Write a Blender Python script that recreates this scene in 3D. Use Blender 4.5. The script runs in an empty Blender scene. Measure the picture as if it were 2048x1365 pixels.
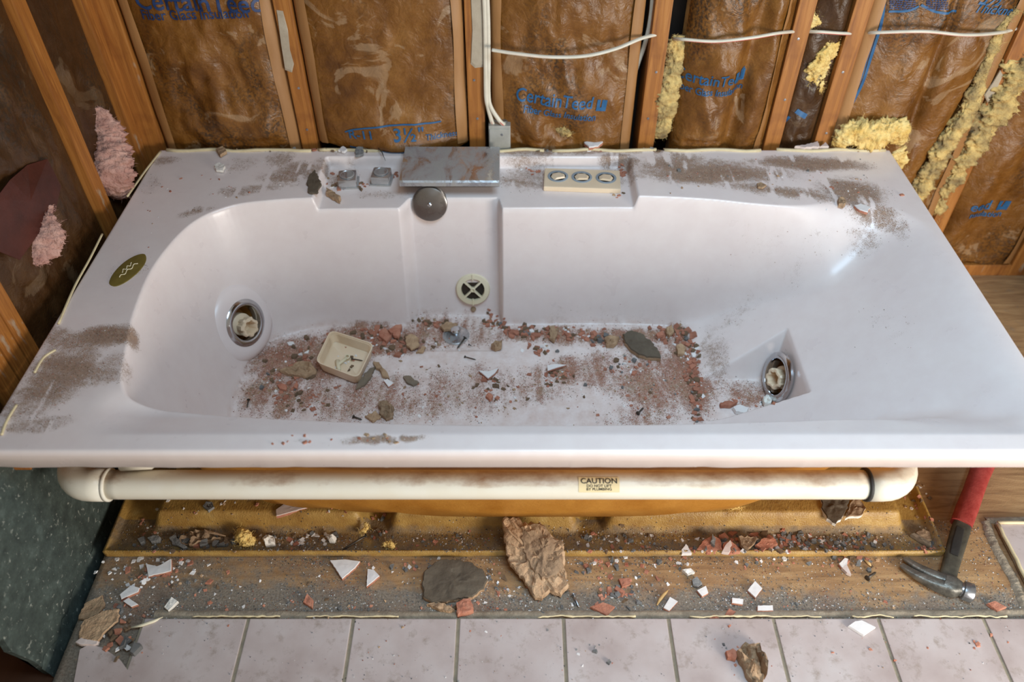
import bpy, bmesh, math, random
import numpy as np
from mathutils import Vector, Matrix, noise as mn

random.seed(7)
rng = np.random.default_rng(11)
scene = bpy.context.scene
COL = scene.collection

# ------------------------------------------------------------------ camera
PITCH = math.radians(44.1)
EYE = 1.471
cd = bpy.data.cameras.new('camera')
cam = bpy.data.objects.new('camera', cd)
COL.objects.link(cam)
cd.lens = 28.0; cd.sensor_width = 36.0; cd.clip_start = 0.02
cd.dof.use_dof = True; cd.dof.focus_distance = 1.66; cd.dof.aperture_fstop = 2.2
cam.location = (0, 0, EYE)
cam.rotation_euler = (math.pi/2 - PITCH, 0, 0)
scene.camera = cam

# ------------------------------------------------------------------ world and large lights
wd = bpy.data.worlds.new('world'); scene.world = wd; wd.use_nodes = True
bg = wd.node_tree.nodes['Background']
bg.inputs[0].default_value = (1.0, 0.88, 0.74, 1)
bg.inputs[1].default_value = 0.35

def area(name, loc, target, sx, sy, power, color):
    ld = bpy.data.lights.new(name, 'AREA'); ld.shape = 'RECTANGLE'
    ld.size = sx; ld.size_y = sy; ld.energy = power; ld.color = color
    o = bpy.data.objects.new(name, ld); COL.objects.link(o)
    o.location = loc
    o.rotation_euler = (Vector(target)-Vector(loc)).to_track_quat('-Z', 'Y').to_euler()
    return o
area('window_daylight', (1.72, -0.62, 0.66), (0.40, 1.0, 0.36), 0.9, 0.7, 53, (1.0, 0.95, 0.88))
area('skylight_overhead', (0.50, 0.45, 2.15), (0.62, 1.0, 0.3), 1.0, 0.7, 17, (0.52, 0.77, 1.0)).data.spread = math.radians(125)

vs = scene.view_settings
vs.view_transform = 'Standard'; vs.look = 'None'; vs.gamma = 1.0; vs.use_curve_mapping = False
vs.exposure = 0.0

# ------------------------------------------------------------------ geometry helpers
FPX = 28.0/36.0*2048
cP, sP = math.cos(PITCH), math.sin(PITCH)
def ray(px, py):
    u = (px-1024)/FPX; v = (682.5-py)/FPX
    return np.array((u, cP+v*sP, -sP+v*cP))
def atz(px, py, z):
    d = ray(px, py); t = (z-EYE)/d[2]; return Vector((d[0]*t, d[1]*t, z))
def aty(px, py, y):
    d = ray(px, py); t = y/d[1]; return Vector((d[0]*t, y, EYE+d[2]*t))
def atx(px, py, x):
    d = ray(px, py); t = x/d[0]; return Vector((x, d[1]*t, EYE+d[2]*t))

def tag(o, label=None, cat=None, group=None, kind=None):
    if label: o['label'] = label
    if cat: o['category'] = cat
    if group: o['group'] = group
    if kind: o['kind'] = kind
    return o
def empty(name, loc=(0, 0, 0), label=None, cat=None, group=None, kind=None):
    o = bpy.data.objects.new(name, None); COL.objects.link(o); o.location = loc
    o.empty_display_size = 0.02
    return tag(o, label, cat, group, kind)
def link(name, me, mat=None, parent=None, smooth=False, loc=None):
    o = bpy.data.objects.new(name, me); COL.objects.link(o)
    if mat is not None and len(me.materials) == 0: me.materials.append(mat)
    if smooth: me.polygons.foreach_set('use_smooth', [True]*len(me.polygons))
    if loc is not None: o.location = loc
    if parent is not None:
        o.parent = parent
        if loc is None: o.location = -Vector(parent.location)   # mesh given in world coordinates
    return o
def pydata(name, v, f, mat=None, parent=None, smooth=False, loc=None):
    me = bpy.data.meshes.new(name)
    me.from_pydata([tuple(p) for p in v], [], [tuple(q) for q in f]); me.update()
    return link(name, me, mat, parent, smooth, loc)
def from_bm(name, bm, mat=None, parent=None, smooth=False, loc=None):
    me = bpy.data.meshes.new(name); bm.normal_update(); bm.to_mesh(me); bm.free()
    return link(name, me, mat, parent, smooth, loc)
def sharp(o, ang=40):
    me = o.data; me.polygons.foreach_set('use_smooth', [True]*len(me.polygons))
    bm = bmesh.new(); bm.from_mesh(me)
    for e in bm.edges:
        if len(e.link_faces) == 2 and e.calc_face_angle(0) > math.radians(ang): e.smooth = False
    bm.to_mesh(me); bm.free(); return o
def grid_mesh(name, X, Y, Z):
    ny, nx = X.shape
    me = bpy.data.meshes.new(name)
    co = np.stack([X, Y, Z], -1).reshape(-1, 3).astype(np.float32)
    i = np.arange(ny*nx).reshape(ny, nx)
    q = np.stack([i[:-1, :-1], i[:-1, 1:], i[1:, 1:], i[1:, :-1]], -1).reshape(-1, 4)
    return me, co, q
def fill_mesh(me, co, q):
    me.vertices.add(len(co)); me.vertices.foreach_set('co', np.asarray(co, np.float32).ravel())
    me.loops.add(q.size); me.loops.foreach_set('vertex_index', q.ravel().astype(np.int32))
    me.polygons.add(len(q))
    me.polygons.foreach_set('loop_start', np.arange(0, q.size, q.shape[1], dtype=np.int32))
    me.polygons.foreach_set('loop_total', np.full(len(q), q.shape[1], np.int32))
    me.update(calc_edges=True); me.validate()
    return me
def box_bm(bm, c, s, bev=0.0, rot=None):
    m = Matrix.Translation(Vector(c)) @ (rot.to_4x4() if rot is not None else Matrix()) @ Matrix.Diagonal((s[0], s[1], s[2], 1))
    r = bmesh.ops.create_cube(bm, size=1.0, matrix=m)
    if bev > 0:
        es = list({e for v in r['verts'] for e in v.link_edges})
        bmesh.ops.bevel(bm, geom=es, offset=bev, segments=2, affect='EDGES', profile=0.7)
    return bm
def box(name, c, s, mat, parent=None, bev=0.0, rot=None):
    bm = bmesh.new(); box_bm(bm, c, s, bev, rot)
    return from_bm(name, bm, mat, parent)
def frame_of(n):
    n = Vector(n).normalized()
    a = Vector((0, 0, 1)) if abs(n.z) < 0.9 else Vector((0, 1, 0))
    x = a.cross(n).normalized(); y = n.cross(x)
    return Matrix((x, y, n)).transposed()
def lathe(name, prof, mat, parent, c, n, seg=48, closed=False, lobes=0, lobe=0.0, cap=True):
    """prof: (radius, height along n)"""
    M = frame_of(n); c = Vector(c); v = []; f = []
    for r, h in prof:
        for k in range(seg):
            a = 2*math.pi*k/seg
            rr = r*(1+lobe*(1 if math.cos(lobes*a) > 0.1 else -1)) if lobes else r
            v.append(c + M @ Vector((rr*math.cos(a), rr*math.sin(a), h)))
    m = len(prof)
    for i in range(m-1 if not closed else m):
        j = (i+1) % m
        for k in range(seg):
            l = (k+1) % seg
            f.append((i*seg+k, i*seg+l, j*seg+l, j*seg+k))
    if not closed and cap:
        if prof[0][0] > 1e-6: f.append(tuple(range(seg-1, -1, -1)))
        if prof[-1][0] > 1e-6: f.append(tuple(range((m-1)*seg, m*seg)))
    o = pydata(name, v, f, mat, parent)
    return sharp(o, 35)
def catmull(pts, n=8, closed=False):
    pts = [np.array(p, float) for p in pts]; out = []; m = len(pts)
    for i in range(m if closed else m-1):
        if closed: p0, p1, p2, p3 = pts[i-1], pts[i], pts[(i+1) % m], pts[(i+2) % m]
        else: p0, p1, p2, p3 = pts[max(i-1, 0)], pts[i], pts[i+1], pts[min(i+2, m-1)]
        for k in range(n):
            t = k/n
            out.append(0.5*((2*p1)+(-p0+p2)*t+(2*p0-5*p1+4*p2-p3)*t*t+(-p0+3*p1-3*p2+p3)*t**3))
    if not closed: out.append(pts[-1])
    return out
def tube(name, pts, rad, mat, parent=None, seg=12, flat=1.0, caps=True, smooth=True):
    pts = [Vector(p) for p in pts]; v = []; f = []; up = Vector((0, 0, 1)); n = len(pts)
    prev = None
    for i, p in enumerate(pts):
        t = (pts[min(i+1, n-1)]-pts[max(i-1, 0)]).normalized()
        if prev is None:
            a = up if abs(t.dot(up)) < 0.95 else Vector((0, 1, 0))
            x = t.cross(a).normalized()
        else: x = (prev - t*prev.dot(t)).normalized()
        prev = x; y = t.cross(x)
        r = rad[i] if hasattr(rad, '__len__') else rad
        for k in range(seg):
            a = 2*math.pi*k/seg
            v.append(p + x*math.cos(a)*r + y*math.sin(a)*r*flat)
    for i in range(n-1):
        for k in range(seg):
            l = (k+1) % seg
            f.append((i*seg+k, i*seg+l, (i+1)*seg+l, (i+1)*seg+k))
    if caps: f += [tuple(range(seg-1, -1, -1)), tuple(range((n-1)*seg, n*seg))]
    return pydata(name, v, f, mat, parent, smooth)

# numpy value noise
def vnoise(x, y, seed=0):
    xi = np.floor(x).astype(np.int64); yi = np.floor(y).astype(np.int64)
    fx = x-xi; fy = y-yi; fx = fx*fx*(3-2*fx); fy = fy*fy*(3-2*fy)
    def h(a, b):
        n = (a*374761393 + b*668265263 + seed*1274126177) & 0xffffffff
        n = ((n ^ (n >> 13))*1274126177) & 0xffffffff
        n = (n ^ (n >> 16)) & 0xffffffff
        return n/4294967295.0
    return (h(xi, yi)*(1-fx)+h(xi+1, yi)*fx)*(1-fy)+(h(xi, yi+1)*(1-fx)+h(xi+1, yi+1)*fx)*fy
def fbm(x, y, seed=0, oct=4):
    s = 0; a = 0.5; t = 0
    for o in range(oct):
        s = s+a*vnoise(x*2**o, y*2**o, seed+o*17); t += a; a *= 0.5
    return s/t
def smax(a, b, k):
    h = np.clip(0.5+0.5*(a-b)/k, 0, 1); return b*(1-h)+a*h+k*h*(1-h)
def smin(a, b, k): return -smax(-a, -b, k)
def sstep(a, b, x):
    t = np.clip((x-a)/(b-a), 0, 1); return t*t*(3-2*t)

# ------------------------------------------------------------------ materials
def srgb(r, g, b):
    f = lambda c: (c/255/12.92) if c/255 <= 0.04045 else ((c/255+0.055)/1.055)**2.4
    return (f(r), f(g), f(b), 1)
class N:
    def __init__(s, name):
        s.m = bpy.data.materials.new(name); s.m.use_nodes = True
        s.t = s.m.node_tree; s.b = s.t.nodes['Principled BSDF']
        s.co = s.t.nodes.new('ShaderNodeTexCoord').outputs['Object']
    def new(s, ty, **kw):
        n = s.t.nodes.new(ty)
        for k, v in kw.items(): setattr(n, k, v)
        return n
    def ln(s, a, b): s.t.links.new(a, b)
    def map(s, scale, rot=(0, 0, 0)):
        n = s.new('ShaderNodeMapping'); n.inputs['Scale'].default_value = scale; n.inputs['Rotation'].default_value = rot
        s.ln(s.co, n.inputs[0]); return n.outputs[0]
    def noise(s, scale, detail=4, vec=None, rough=0.55, dist=0.0):
        n = s.new('ShaderNodeTexNoise'); n.inputs['Scale'].default_value = scale
        n.inputs['Detail'].default_value = detail; n.inputs['Roughness'].default_value = rough
        n.inputs['Distortion'].default_value = dist
        s.ln(vec if vec is not None else s.co, n.inputs['Vector']); return n.outputs['Fac']
    def ramp(s, fac, stops):
        n = s.new('ShaderNodeValToRGB'); e = n.color_ramp.elements
        while len(e) < len(stops): e.new(0.5)
        for q, (p, c) in zip(e, stops):
            q.position = p; q.color = c if hasattr(c, '__len__') else (c, c, c, 1)
        s.ln(fac, n.inputs[0]); return n.outputs[0]
    def mix(s, fac, a, b, bt='MIX'):
        n = s.new('ShaderNodeMix', data_type='RGBA', blend_type=bt)
        for sock, val in ((n.inputs[0], fac), (n.inputs[6], a), (n.inputs[7], b)):
            if hasattr(val, 'is_linked'): s.ln(val, sock)
            else: sock.default_value = val
        return n.outputs[2]
    def math(s, op, a, b=0.0, clamp=False):
        n = s.new('ShaderNodeMath', operation=op, use_clamp=clamp)
        for sock, val in ((n.inputs[0], a), (n.inputs[1], b)):
            if hasattr(val, 'is_linked'): s.ln(val, sock)
            else: sock.default_value = val
        return n.outputs[0]
    def attr(s, name, out='Fac'):
        n = s.new('ShaderNodeAttribute'); n.attribute_name = name; return n.outputs[out]
    def bump(s, h, strength=0.3, dist=0.01):
        n = s.new('ShaderNodeBump'); n.inputs['Strength'].default_value = strength; n.inputs['Distance'].default_value = dist
        s.ln(h, n.inputs['Height']); s.ln(n.outputs[0], s.b.inputs['Normal'])
    def color(s, c):
        if hasattr(c, 'is_linked'): s.ln(c, s.b.inputs['Base Color'])
        else: s.b.inputs['Base Color'].default_value = c
    def rough(s, r):
        if hasattr(r, 'is_linked'): s.ln(r, s.b.inputs['Roughness'])
        else: s.b.inputs['Roughness'].default_value = r
def simple(name, c1, c2=None, scale=20, rough=0.6, bump=0.2, bscale=60, bdist=0.004, metal=0.0, stretch=None, rnd=0.0):
    n = N(name)
    vec = n.map(stretch) if stretch else None
    f = n.noise(scale, 5, vec)
    c = n.ramp(f, [(0.3, c1), (0.7, c2 or c1)])
    if rnd:
        oi = n.new('ShaderNodeObjectInfo'); hs = n.new('ShaderNodeHueSaturation')
        n.ln(n.math('ADD', n.math('MULTIPLY', oi.outputs['Random'], rnd), 1-rnd/2), hs.inputs['Value'])
        n.ln(c, hs.inputs['Color']); c = hs.outputs[0]
    n.color(c); n.rough(rough); n.b.inputs['Metallic'].default_value = metal
    if bump: n.bump(n.noise(bscale, 5, vec), bump, bdist)
    return n.m

M = {}
# tub gelcoat, with a dust layer whose density is stored on the mesh
n = N('gelcoat')
d = n.attr('dust'); st = n.attr('streak')
fine = n.noise(620, 4, None, 0.7); mid = n.noise(95, 5, None, 0.65); big = n.noise(18, 3)
on = n.math('MINIMUM', n.math('MULTIPLY', d, 3.0), 1.0)
k = n.math('ADD', d, n.math('MULTIPLY', n.math('MULTIPLY', n.math('SUBTRACT', mid, 0.5), 0.8), on))
k = n.math('ADD', k, n.math('MULTIPLY', n.math('MULTIPLY', n.math('SUBTRACT', fine, 0.5), 1.5), on))
fac = n.ramp(k, [(0.30, 0.0), (0.60, 0.92)])
facc = n.math('MULTIPLY', fac, n.math('MINIMUM', n.math('MULTIPLY', d, 6.0), 1.0))
dcol = n.mix(st, n.ramp(mid, [(0.3, srgb(126, 96, 74)), (0.7, srgb(170, 140, 116))]), n.ramp(n.noise(30, 4), [(0.35, srgb(150, 96, 72)), (0.55, srgb(164, 122, 98)), (0.7, srgb(150, 122, 92))]))
basec = n.ramp(big, [(0.2, srgb(231, 217, 212)), (0.8, srgb(237, 225, 219))])
film = n.math('MULTIPLY', n.math('ADD', n.math('MULTIPLY', st, 0.85), 0.15), n.ramp(n.noise(34, 5, None, 0.65), [(0.35, 0.08), (0.65, 0.6)]))
basec = n.mix(film, basec, srgb(204, 176, 162))
n.color(n.mix(facc, basec, dcol))
n.rough(n.math('ADD', n.math('MULTIPLY', facc, 0.55), n.ramp(big, [(0.2, 0.26), (0.8, 0.32)])))
n.b.inputs['IOR'].default_value = 1.5
n.bump(n.math('MULTIPLY', n.math('ADD', fine, mid), facc), 0.35, 0.002)
M['gel'] = n.m
M['gel_plain'] = simple('gelcoat_trim', srgb(231, 217, 212), srgb(236, 223, 218), 10, 0.3, 0)

n = N('stud_wood')
v = n.map((1, 1, 0.06)); g = n.noise(60, 6, v, 0.65, 1.2); b = n.noise(5, 3)
c = n.ramp(g, [(0.25, srgb(122, 68, 24)), (0.55, srgb(170, 108, 46)), (0.8, srgb(190, 130, 66))])
c = n.mix(n.ramp(n.noise(7, 4), [(0.58, 0.0), (0.66, 0.55)]), c, srgb(120, 66, 26))
sp = n.ramp(n.noise(16, 5, n.map((1, 1, 0.35))), [(0.62, 0.0), (0.66, 0.8)])
n.color(n.mix(sp, c, srgb(176, 158, 134))); n.rough(0.55); n.bump(g, 0.35, 0.003); M['stud'] = n.m

n = N('plywood')
v = n.map((0.12, 1, 1)); g = n.noise(70, 6, v, 0.6, 0.8)
c = n.ramp(g, [(0.25, srgb(128, 92, 58)), (0.55, srgb(168, 130, 88)), (0.8, srgb(188, 152, 108))])
gm = n.attr('dust')
ds = n.ramp(n.math('ADD', gm, n.math('MULTIPLY', n.math('SUBTRACT', n.noise(45, 6), 0.5), 1.1)), [(0.34, 0.0), (0.75, 0.9)])
c = n.mix(ds, c, n.ramp(n.noise(260, 3), [(0.3, srgb(98, 90, 80)), (0.7, srgb(146, 136, 122))]))
n.color(n.mix(n.ramp(n.noise(9, 4), [(0.5, 0.0), (0.75, 0.45)]), c, srgb(126, 84, 58)))
n.rough(0.75); n.bump(n.math('ADD', g, n.noise(300, 2)), 0.3, 0.002); M['ply'] = n.m
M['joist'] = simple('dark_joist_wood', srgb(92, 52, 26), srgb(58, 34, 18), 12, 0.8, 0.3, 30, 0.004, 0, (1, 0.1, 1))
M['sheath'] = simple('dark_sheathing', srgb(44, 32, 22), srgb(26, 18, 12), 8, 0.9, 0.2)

n = N('floor_tile')
n.co = n.new('ShaderNodeNewGeometry').outputs['Position']
f = n.noise(9, 5); d = n.noise(38, 6, None, 0.7)
c = n.ramp(f, [(0.3, srgb(172, 154, 148)), (0.55, srgb(190, 175, 170)), (0.75, srgb(198, 187, 183))])
oi = n.new('ShaderNodeObjectInfo')
n.color(n.mix(n.ramp(d, [(0.54, 0.0), (0.72, 0.75)]), c, srgb(146, 128, 114)))
n.rough(n.ramp(d, [(0.4, 0.35), (0.7, 0.7)])); n.bump(f, 0.06, 0.004); M['tile'] = n.m
M['grout'] = simple('grout', srgb(166, 152, 128), srgb(138, 128, 110), 60, 0.95, 0.5, 200, 0.002)
M['mortar'] = simple('grey_mortar', srgb(142, 126, 106), srgb(174, 158, 136), 60, 0.95, 0.8, 150, 0.004)

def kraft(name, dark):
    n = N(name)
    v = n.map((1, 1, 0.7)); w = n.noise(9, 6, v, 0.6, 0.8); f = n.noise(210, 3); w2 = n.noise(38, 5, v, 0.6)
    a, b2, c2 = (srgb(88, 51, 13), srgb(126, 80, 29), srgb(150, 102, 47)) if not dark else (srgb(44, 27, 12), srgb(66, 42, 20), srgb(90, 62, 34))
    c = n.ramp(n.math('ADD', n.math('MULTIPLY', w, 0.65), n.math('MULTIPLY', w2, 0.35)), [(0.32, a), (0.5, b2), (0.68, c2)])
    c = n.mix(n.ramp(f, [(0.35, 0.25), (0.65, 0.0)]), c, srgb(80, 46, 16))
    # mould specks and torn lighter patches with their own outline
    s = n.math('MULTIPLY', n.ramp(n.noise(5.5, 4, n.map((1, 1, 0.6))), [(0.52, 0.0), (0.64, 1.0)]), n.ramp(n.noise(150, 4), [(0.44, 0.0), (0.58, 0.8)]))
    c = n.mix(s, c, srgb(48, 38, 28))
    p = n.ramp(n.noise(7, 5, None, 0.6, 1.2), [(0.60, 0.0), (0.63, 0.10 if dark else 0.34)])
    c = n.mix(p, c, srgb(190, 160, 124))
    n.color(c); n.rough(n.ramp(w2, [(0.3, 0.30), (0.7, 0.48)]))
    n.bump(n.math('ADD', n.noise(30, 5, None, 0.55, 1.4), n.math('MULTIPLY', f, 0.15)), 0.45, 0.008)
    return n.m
M['kraft'] = kraft('kraft_paper', False); M['kraft_shaded'] = kraft('kraft_paper_shaded', True)  # second kraft is a shaded copy: dim light put into its colours
M['tab'] = simple('kraft_tab', srgb(150, 104, 58), srgb(174, 126, 78), 22, 0.5, 0.35, 40, 0.004, 0, (1, 1, 0.2))
M['ink'] = simple('blue_ink', srgb(26, 82, 128), srgb(44, 100, 142), 60, 0.5, 0)
M['ink_dark'] = simple('navy_ink', srgb(26, 48, 92), srgb(40, 66, 110), 60, 0.5, 0)
M['yellow'] = simple('yellow_fibreglass', srgb(226, 184, 96), srgb(250, 224, 154), 30, 0.95, 0.9, 140, 0.006)
M['yellow_dirty'] = simple('dirty_yellow_fibreglass', srgb(128, 108, 76), srgb(238, 204, 128), 26, 0.95, 0.9, 140, 0.006)
M['pink'] = simple('pink_fibreglass', srgb(178, 126, 112), srgb(212, 170, 154), 24, 0.95, 0.9, 120, 0.006)
M['foil'] = simple('maroon_paper', srgb(62, 26, 18), srgb(84, 38, 28), 18, 0.4, 0.3)

n = N('chrome'); n.color(srgb(196, 198, 202)); n.b.inputs['Metallic'].default_value = 1.0
f = n.noise(30, 5, None, 0.7); n.rough(n.ramp(f, [(0.4, 0.10), (0.7, 0.22)])); M['chrome'] = n.m
n = N('dusty_chrome'); f = n.noise(26, 6, n.map((1, 0.5, 1)), 0.65, 1.0)
dd = n.ramp(f, [(0.40, 0.05), (0.62, 0.85)])
n.color(n.mix(dd, srgb(196, 198, 202), srgb(150, 144, 136))); n.ln(n.math('SUBTRACT', 1.0, dd), n.b.inputs['Metallic'])
n.rough(n.math('ADD', n.math('MULTIPLY', dd, 0.6), 0.14)); M['chrome_d'] = n.m
n = N('brushed_chrome'); n.color(srgb(150, 146, 142)); n.b.inputs['Metallic'].default_value = 1.0
n.rough(n.ramp(n.noise(24, 5), [(0.35, 0.18), (0.7, 0.38)])); M['chrome_b'] = n.m
M['cream'] = simple('cream_plastic', srgb(228, 202, 168), srgb(234, 212, 182), 12, 0.4, 0.05)
M['ivory'] = simple('ivory_plastic', srgb(232, 220, 190), srgb(222, 208, 174), 14, 0.45, 0.05)
M['ringgrey'] = simple('grey_button_ring', srgb(138, 148, 156), srgb(150, 160, 168), 20, 0.5, 0)
M['dark'] = simple('recess_shade', srgb(52, 36, 20), srgb(30, 22, 14), 20, 0.7, 0)  # colour stands in for shade inside the suction fitting
M['amber'] = simple('amber_housing', srgb(150, 104, 44), srgb(118, 76, 30), 20, 0.4, 0.1)
n = N('stained_pvc'); g = n.attr('dust')
f = n.ramp(n.math('ADD', g, n.math('MULTIPLY', n.math('SUBTRACT', n.noise(32, 6, n.map((0.5, 1, 1)), 0.7), 0.5), 1.0)), [(0.56, 0.0), (0.95, 0.8)])
n.color(n.mix(f, n.ramp(n.noise(12, 4), [(0.3, srgb(232, 222, 200)), (0.7, srgb(238, 232, 216))]), srgb(150, 98, 44))); n.rough(0.35); M['pvc'] = n.m
M['sticker'] = simple('sticker_paper', srgb(236, 216, 170), srgb(230, 208, 160), 20, 0.5, 0)
M['black_ink'] = simple('black_ink', srgb(36, 30, 26), None, 20, 0.6, 0)
n = N('gold_fibreglass'); f = n.noise(26, 6, None, 0.6); h = n.noise(320, 3, n.map((1, 0.5, 1)))
d = n.attr('dust')
c = n.ramp(f, [(0.3, srgb(150, 110, 52)), (0.6, srgb(180, 142, 76)), (0.8, srgb(200, 168, 104))])
ds = n.ramp(n.math('ADD', d, n.math('MULTIPLY', n.math('SUBTRACT', n.noise(50, 6), 0.5), 1.0)), [(0.4, 0.0), (0.85, 0.85)])
n.color(n.mix(ds, c, n.ramp(n.noise(200, 3), [(0.3, srgb(96, 82, 68)), (0.7, srgb(136, 116, 92))])))
n.rough(n.math('ADD', n.math('MULTIPLY', ds, 0.4), 0.4)); n.bump(h, 0.5, 0.003); M['gold'] = n.m
M['orange_frp'] = simple('orange_fibreglass', srgb(172, 112, 36), srgb(196, 138, 58), 14, 0.45, 0.3, 160, 0.003)
M['grip'] = simple('red_rubber_grip', srgb(142, 44, 38), srgb(170, 70, 62), 50, 0.5, 0.35, 260, 0.002)
M['neck'] = simple('black_hammer_neck', srgb(52, 48, 40), srgb(86, 80, 66), 40, 0.55, 0.25, 160, 0.002)
M['steel'] = simple('worn_steel', srgb(84, 82, 76), srgb(150, 146, 136), 36, 0.45, 0.4, 120, 0.003, 0.65)
M['steel_b'] = simple('bright_steel', srgb(150, 152, 156), srgb(190, 192, 196), 40, 0.3, 0.15, 120, 0.002, 0.9)
M['nail'] = simple('dark_nail_steel', srgb(60, 54, 48), srgb(96, 88, 78), 80, 0.5, 0.1, 100, 0.002, 0.6)
M['terra'] = simple('terracotta', srgb(164, 98, 74), srgb(196, 138, 112), 70, 0.9, 0.5, 260, 0.003, 0, None, 0.35)
M['tan'] = simple('tan_mastic', srgb(156, 124, 94), srgb(190, 158, 124), 60, 0.85, 0.9, 110, 0.007, 0, None, 0.3)
M['tan_dark'] = simple('dark_tan_mastic', srgb(128, 102, 78), srgb(164, 136, 106), 50, 0.8, 0.8, 90, 0.006)
M['slate'] = simple('grey_brown_mastic', srgb(84, 72, 58), srgb(102, 90, 74), 40, 0.75, 0.35, 160, 0.003)
M['white'] = simple('white_glazed_tile', srgb(228, 222, 218), srgb(236, 232, 228), 40, 0.35, 0.1, 100, 0.002, 0, None, 0.12)
M['pinkglaze'] = simple('pale_pink_glaze', srgb(212, 192, 182), srgb(222, 206, 198), 40, 0.35, 0.1)
M['greych'] = simple('grey_mortar_chip', srgb(104, 104, 104), srgb(146, 144, 140), 90, 0.95, 0.6, 250, 0.003, 0, None, 0.3)
M['green_t'] = simple('green_grey_mastic', srgb(132, 112, 92), srgb(116, 106, 90), 26, 0.8, 0.4, 150, 0.003)
M['splinter'] = simple('raw_splinter_wood', srgb(198, 156, 96), srgb(216, 178, 120), 60, 0.7, 0.3, 100, 0.002, 0, (0.2, 1, 1))
M['plaster'] = simple('white_plaster', srgb(226, 218, 206), srgb(238, 232, 222), 60, 0.9, 0.6, 160, 0.003)
M['caulk'] = simple('cream_caulk', srgb(226, 208, 166), srgb(208, 190, 150), 40, 0.6, 0.3, 120, 0.002)
n = N('greenboard'); f = n.noise(34, 6, None, 0.65)
c = n.ramp(f, [(0.3, srgb(46, 54, 50)), (0.55, srgb(66, 76, 70)), (0.78, srgb(94, 106, 100))])
n.color(n.mix(n.ramp(n.noise(110, 5), [(0.62, 0.0), (0.7, 0.6)]), c, srgb(168, 170, 158))); n.rough(0.85)
n.bump(n.noise(90, 5), 0.4, 0.004); M['green'] = n.m
M['cable'] = simple('white_cable_sheath', srgb(228, 218, 198), srgb(214, 202, 180), 30, 0.4, 0.05)
M['redink'] = simple('red_cable_print', srgb(196, 66, 62), srgb(206, 92, 86), 200, 0.5, 0)
M['galv'] = simple('galvanised_steel', srgb(168, 166, 156), srgb(190, 188, 180), 30, 0.5, 0.1, 100, 0.002, 0.4)
M['badge'] = simple('olive_gold_badge', srgb(124, 108, 48), srgb(104, 90, 40), 40, 0.5, 0.15)
M['acrylic'] = simple('smoked_chrome', srgb(176, 176, 176), srgb(206, 206, 206), 30, 0.22, 0, 60, 0.002, 0.75)
M['black'] = simple('black_rubber', srgb(34, 32, 30), srgb(48, 44, 40), 30, 0.6, 0.2)
# ------------------------------------------------------------------ the tub's surface as a height function
RIM = 0.43; BOT = 0.08
TX0, TX1, TY0, TY1 = -0.883, 0.946, 0.812, 1.765
OPEN = np.array(catmull([(-.655, .928), (-.546, .912), (-.279, .888), (-.055, .878), (.237, .880), (.41, .888), (.588, .897), (.75, .897),
    (.85, .905), (.893, .97), (.897, 1.07), (.896, 1.19), (.897, 1.33), (.880, 1.44), (.82, 1.495), (.74, 1.508), (.66, 1.512), (.55, 1.527),
    (.443, 1.546), (.28, 1.558), (0, 1.556), (-.26, 1.555), (-.432, 1.551), (-.545, 1.541), (-.645, 1.515), (-.712, 1.444), (-.744, 1.303),
    (-.738, 1.162), (-.719, 1.060), (-.696, .968)], 7, True))
def sdf(x, y):
    x = np.asarray(x, float); y = np.asarray(y, float)
    best = np.full(x.shape, 9.0); ins = np.zeros(x.shape, bool); m = len(OPEN)
    for i in range(m):
        a = OPEN[i]; b = OPEN[(i+1) % m]; e = b-a
        wx = x-a[0]; wy = y-a[1]
        t = np.clip((wx*e[0]+wy*e[1])/(e@e), 0, 1)
        best = np.minimum(best, (wx-t*e[0])**2+(wy-t*e[1])**2)
        if a[1] != b[1]:
            cond = ((a[1] > y) != (b[1] > y)) & (x < (b[0]-a[0])*(y-a[1])/(b[1]-a[1])+a[0])
            ins ^= cond
    return np.where(ins, 1, -1)*np.sqrt(best)
def basin(x, y):
    d = sdf(x, y)
    ch = sstep(-.266, -.238, x)*(1-sstep(-.034, -.022, x))*sstep(1.25, 1.35, y)
    d = d+.042*ch
    S = 6.2+(3.6-6.2)*sstep(-.45, -.66, x)
    S = S+(1.5-S)*sstep(.48, .74, x)
    wall = -d*S
    t = np.clip((x-.435)/(.905-.435), -1, 1.2)
    rest = -(RIM-BOT)+(RIM-BOT)*np.sign(t)*np.abs(t)**1.08
    z = smax(wall, rest, 0.05)
    flo = -(RIM-BOT)-.006*sstep(-.262, -.242, x)*(1-sstep(-.034, -.022, x))*sstep(1.398, 1.408, y)
    z = smax(z, flo, 0.035)
    zf = BOT-RIM+.008
    pk = smax(smax(zf+(y-1.298)*3.4, zf+(x-.612)*6.0, .02), zf+(1.165-y)*5.0, .01)
    pk = smax(pk, np.full_like(pk, zf), .02)+4*np.clip(.44-x, 0, 1)
    return smin(z, pk, .006)
def tubz(x, y):
    x = np.asarray(x, float); y = np.asarray(y, float)
    sh = sstep(-.462, -.450, x)*(1-sstep(.283, .295, x))*(1-sstep(1.722, 1.732, y))*sstep(1.40, 1.45, y)
    deck = -.030*sh
    fr = -np.clip(y-.850, 0, 1)*.42*sstep(-.74, -.60, x)*(1-sstep(.90, .98, y))
    fr = fr*(1-sstep(.84, .93, x))
    deck = smin(deck, fr, .004)
    k = .010+.05*sstep(.58, .80, x)
    z = smin(deck, basin(x, y), k)
    e = np.minimum(np.minimum(x-TX0, TX1-x), np.minimum(y-TY0, TY1-y)); r = .007
    q = np.clip(r-e, 0, r)
    return RIM+z-(r-np.sqrt(np.maximum(r*r-q*q, 0)))
STEP = 0.0026
gx = np.linspace(TX0, TX1, int((TX1-TX0)/STEP)+1); gy = np.linspace(TY0, TY1, int((TY1-TY0)/STEP)+1)
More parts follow.
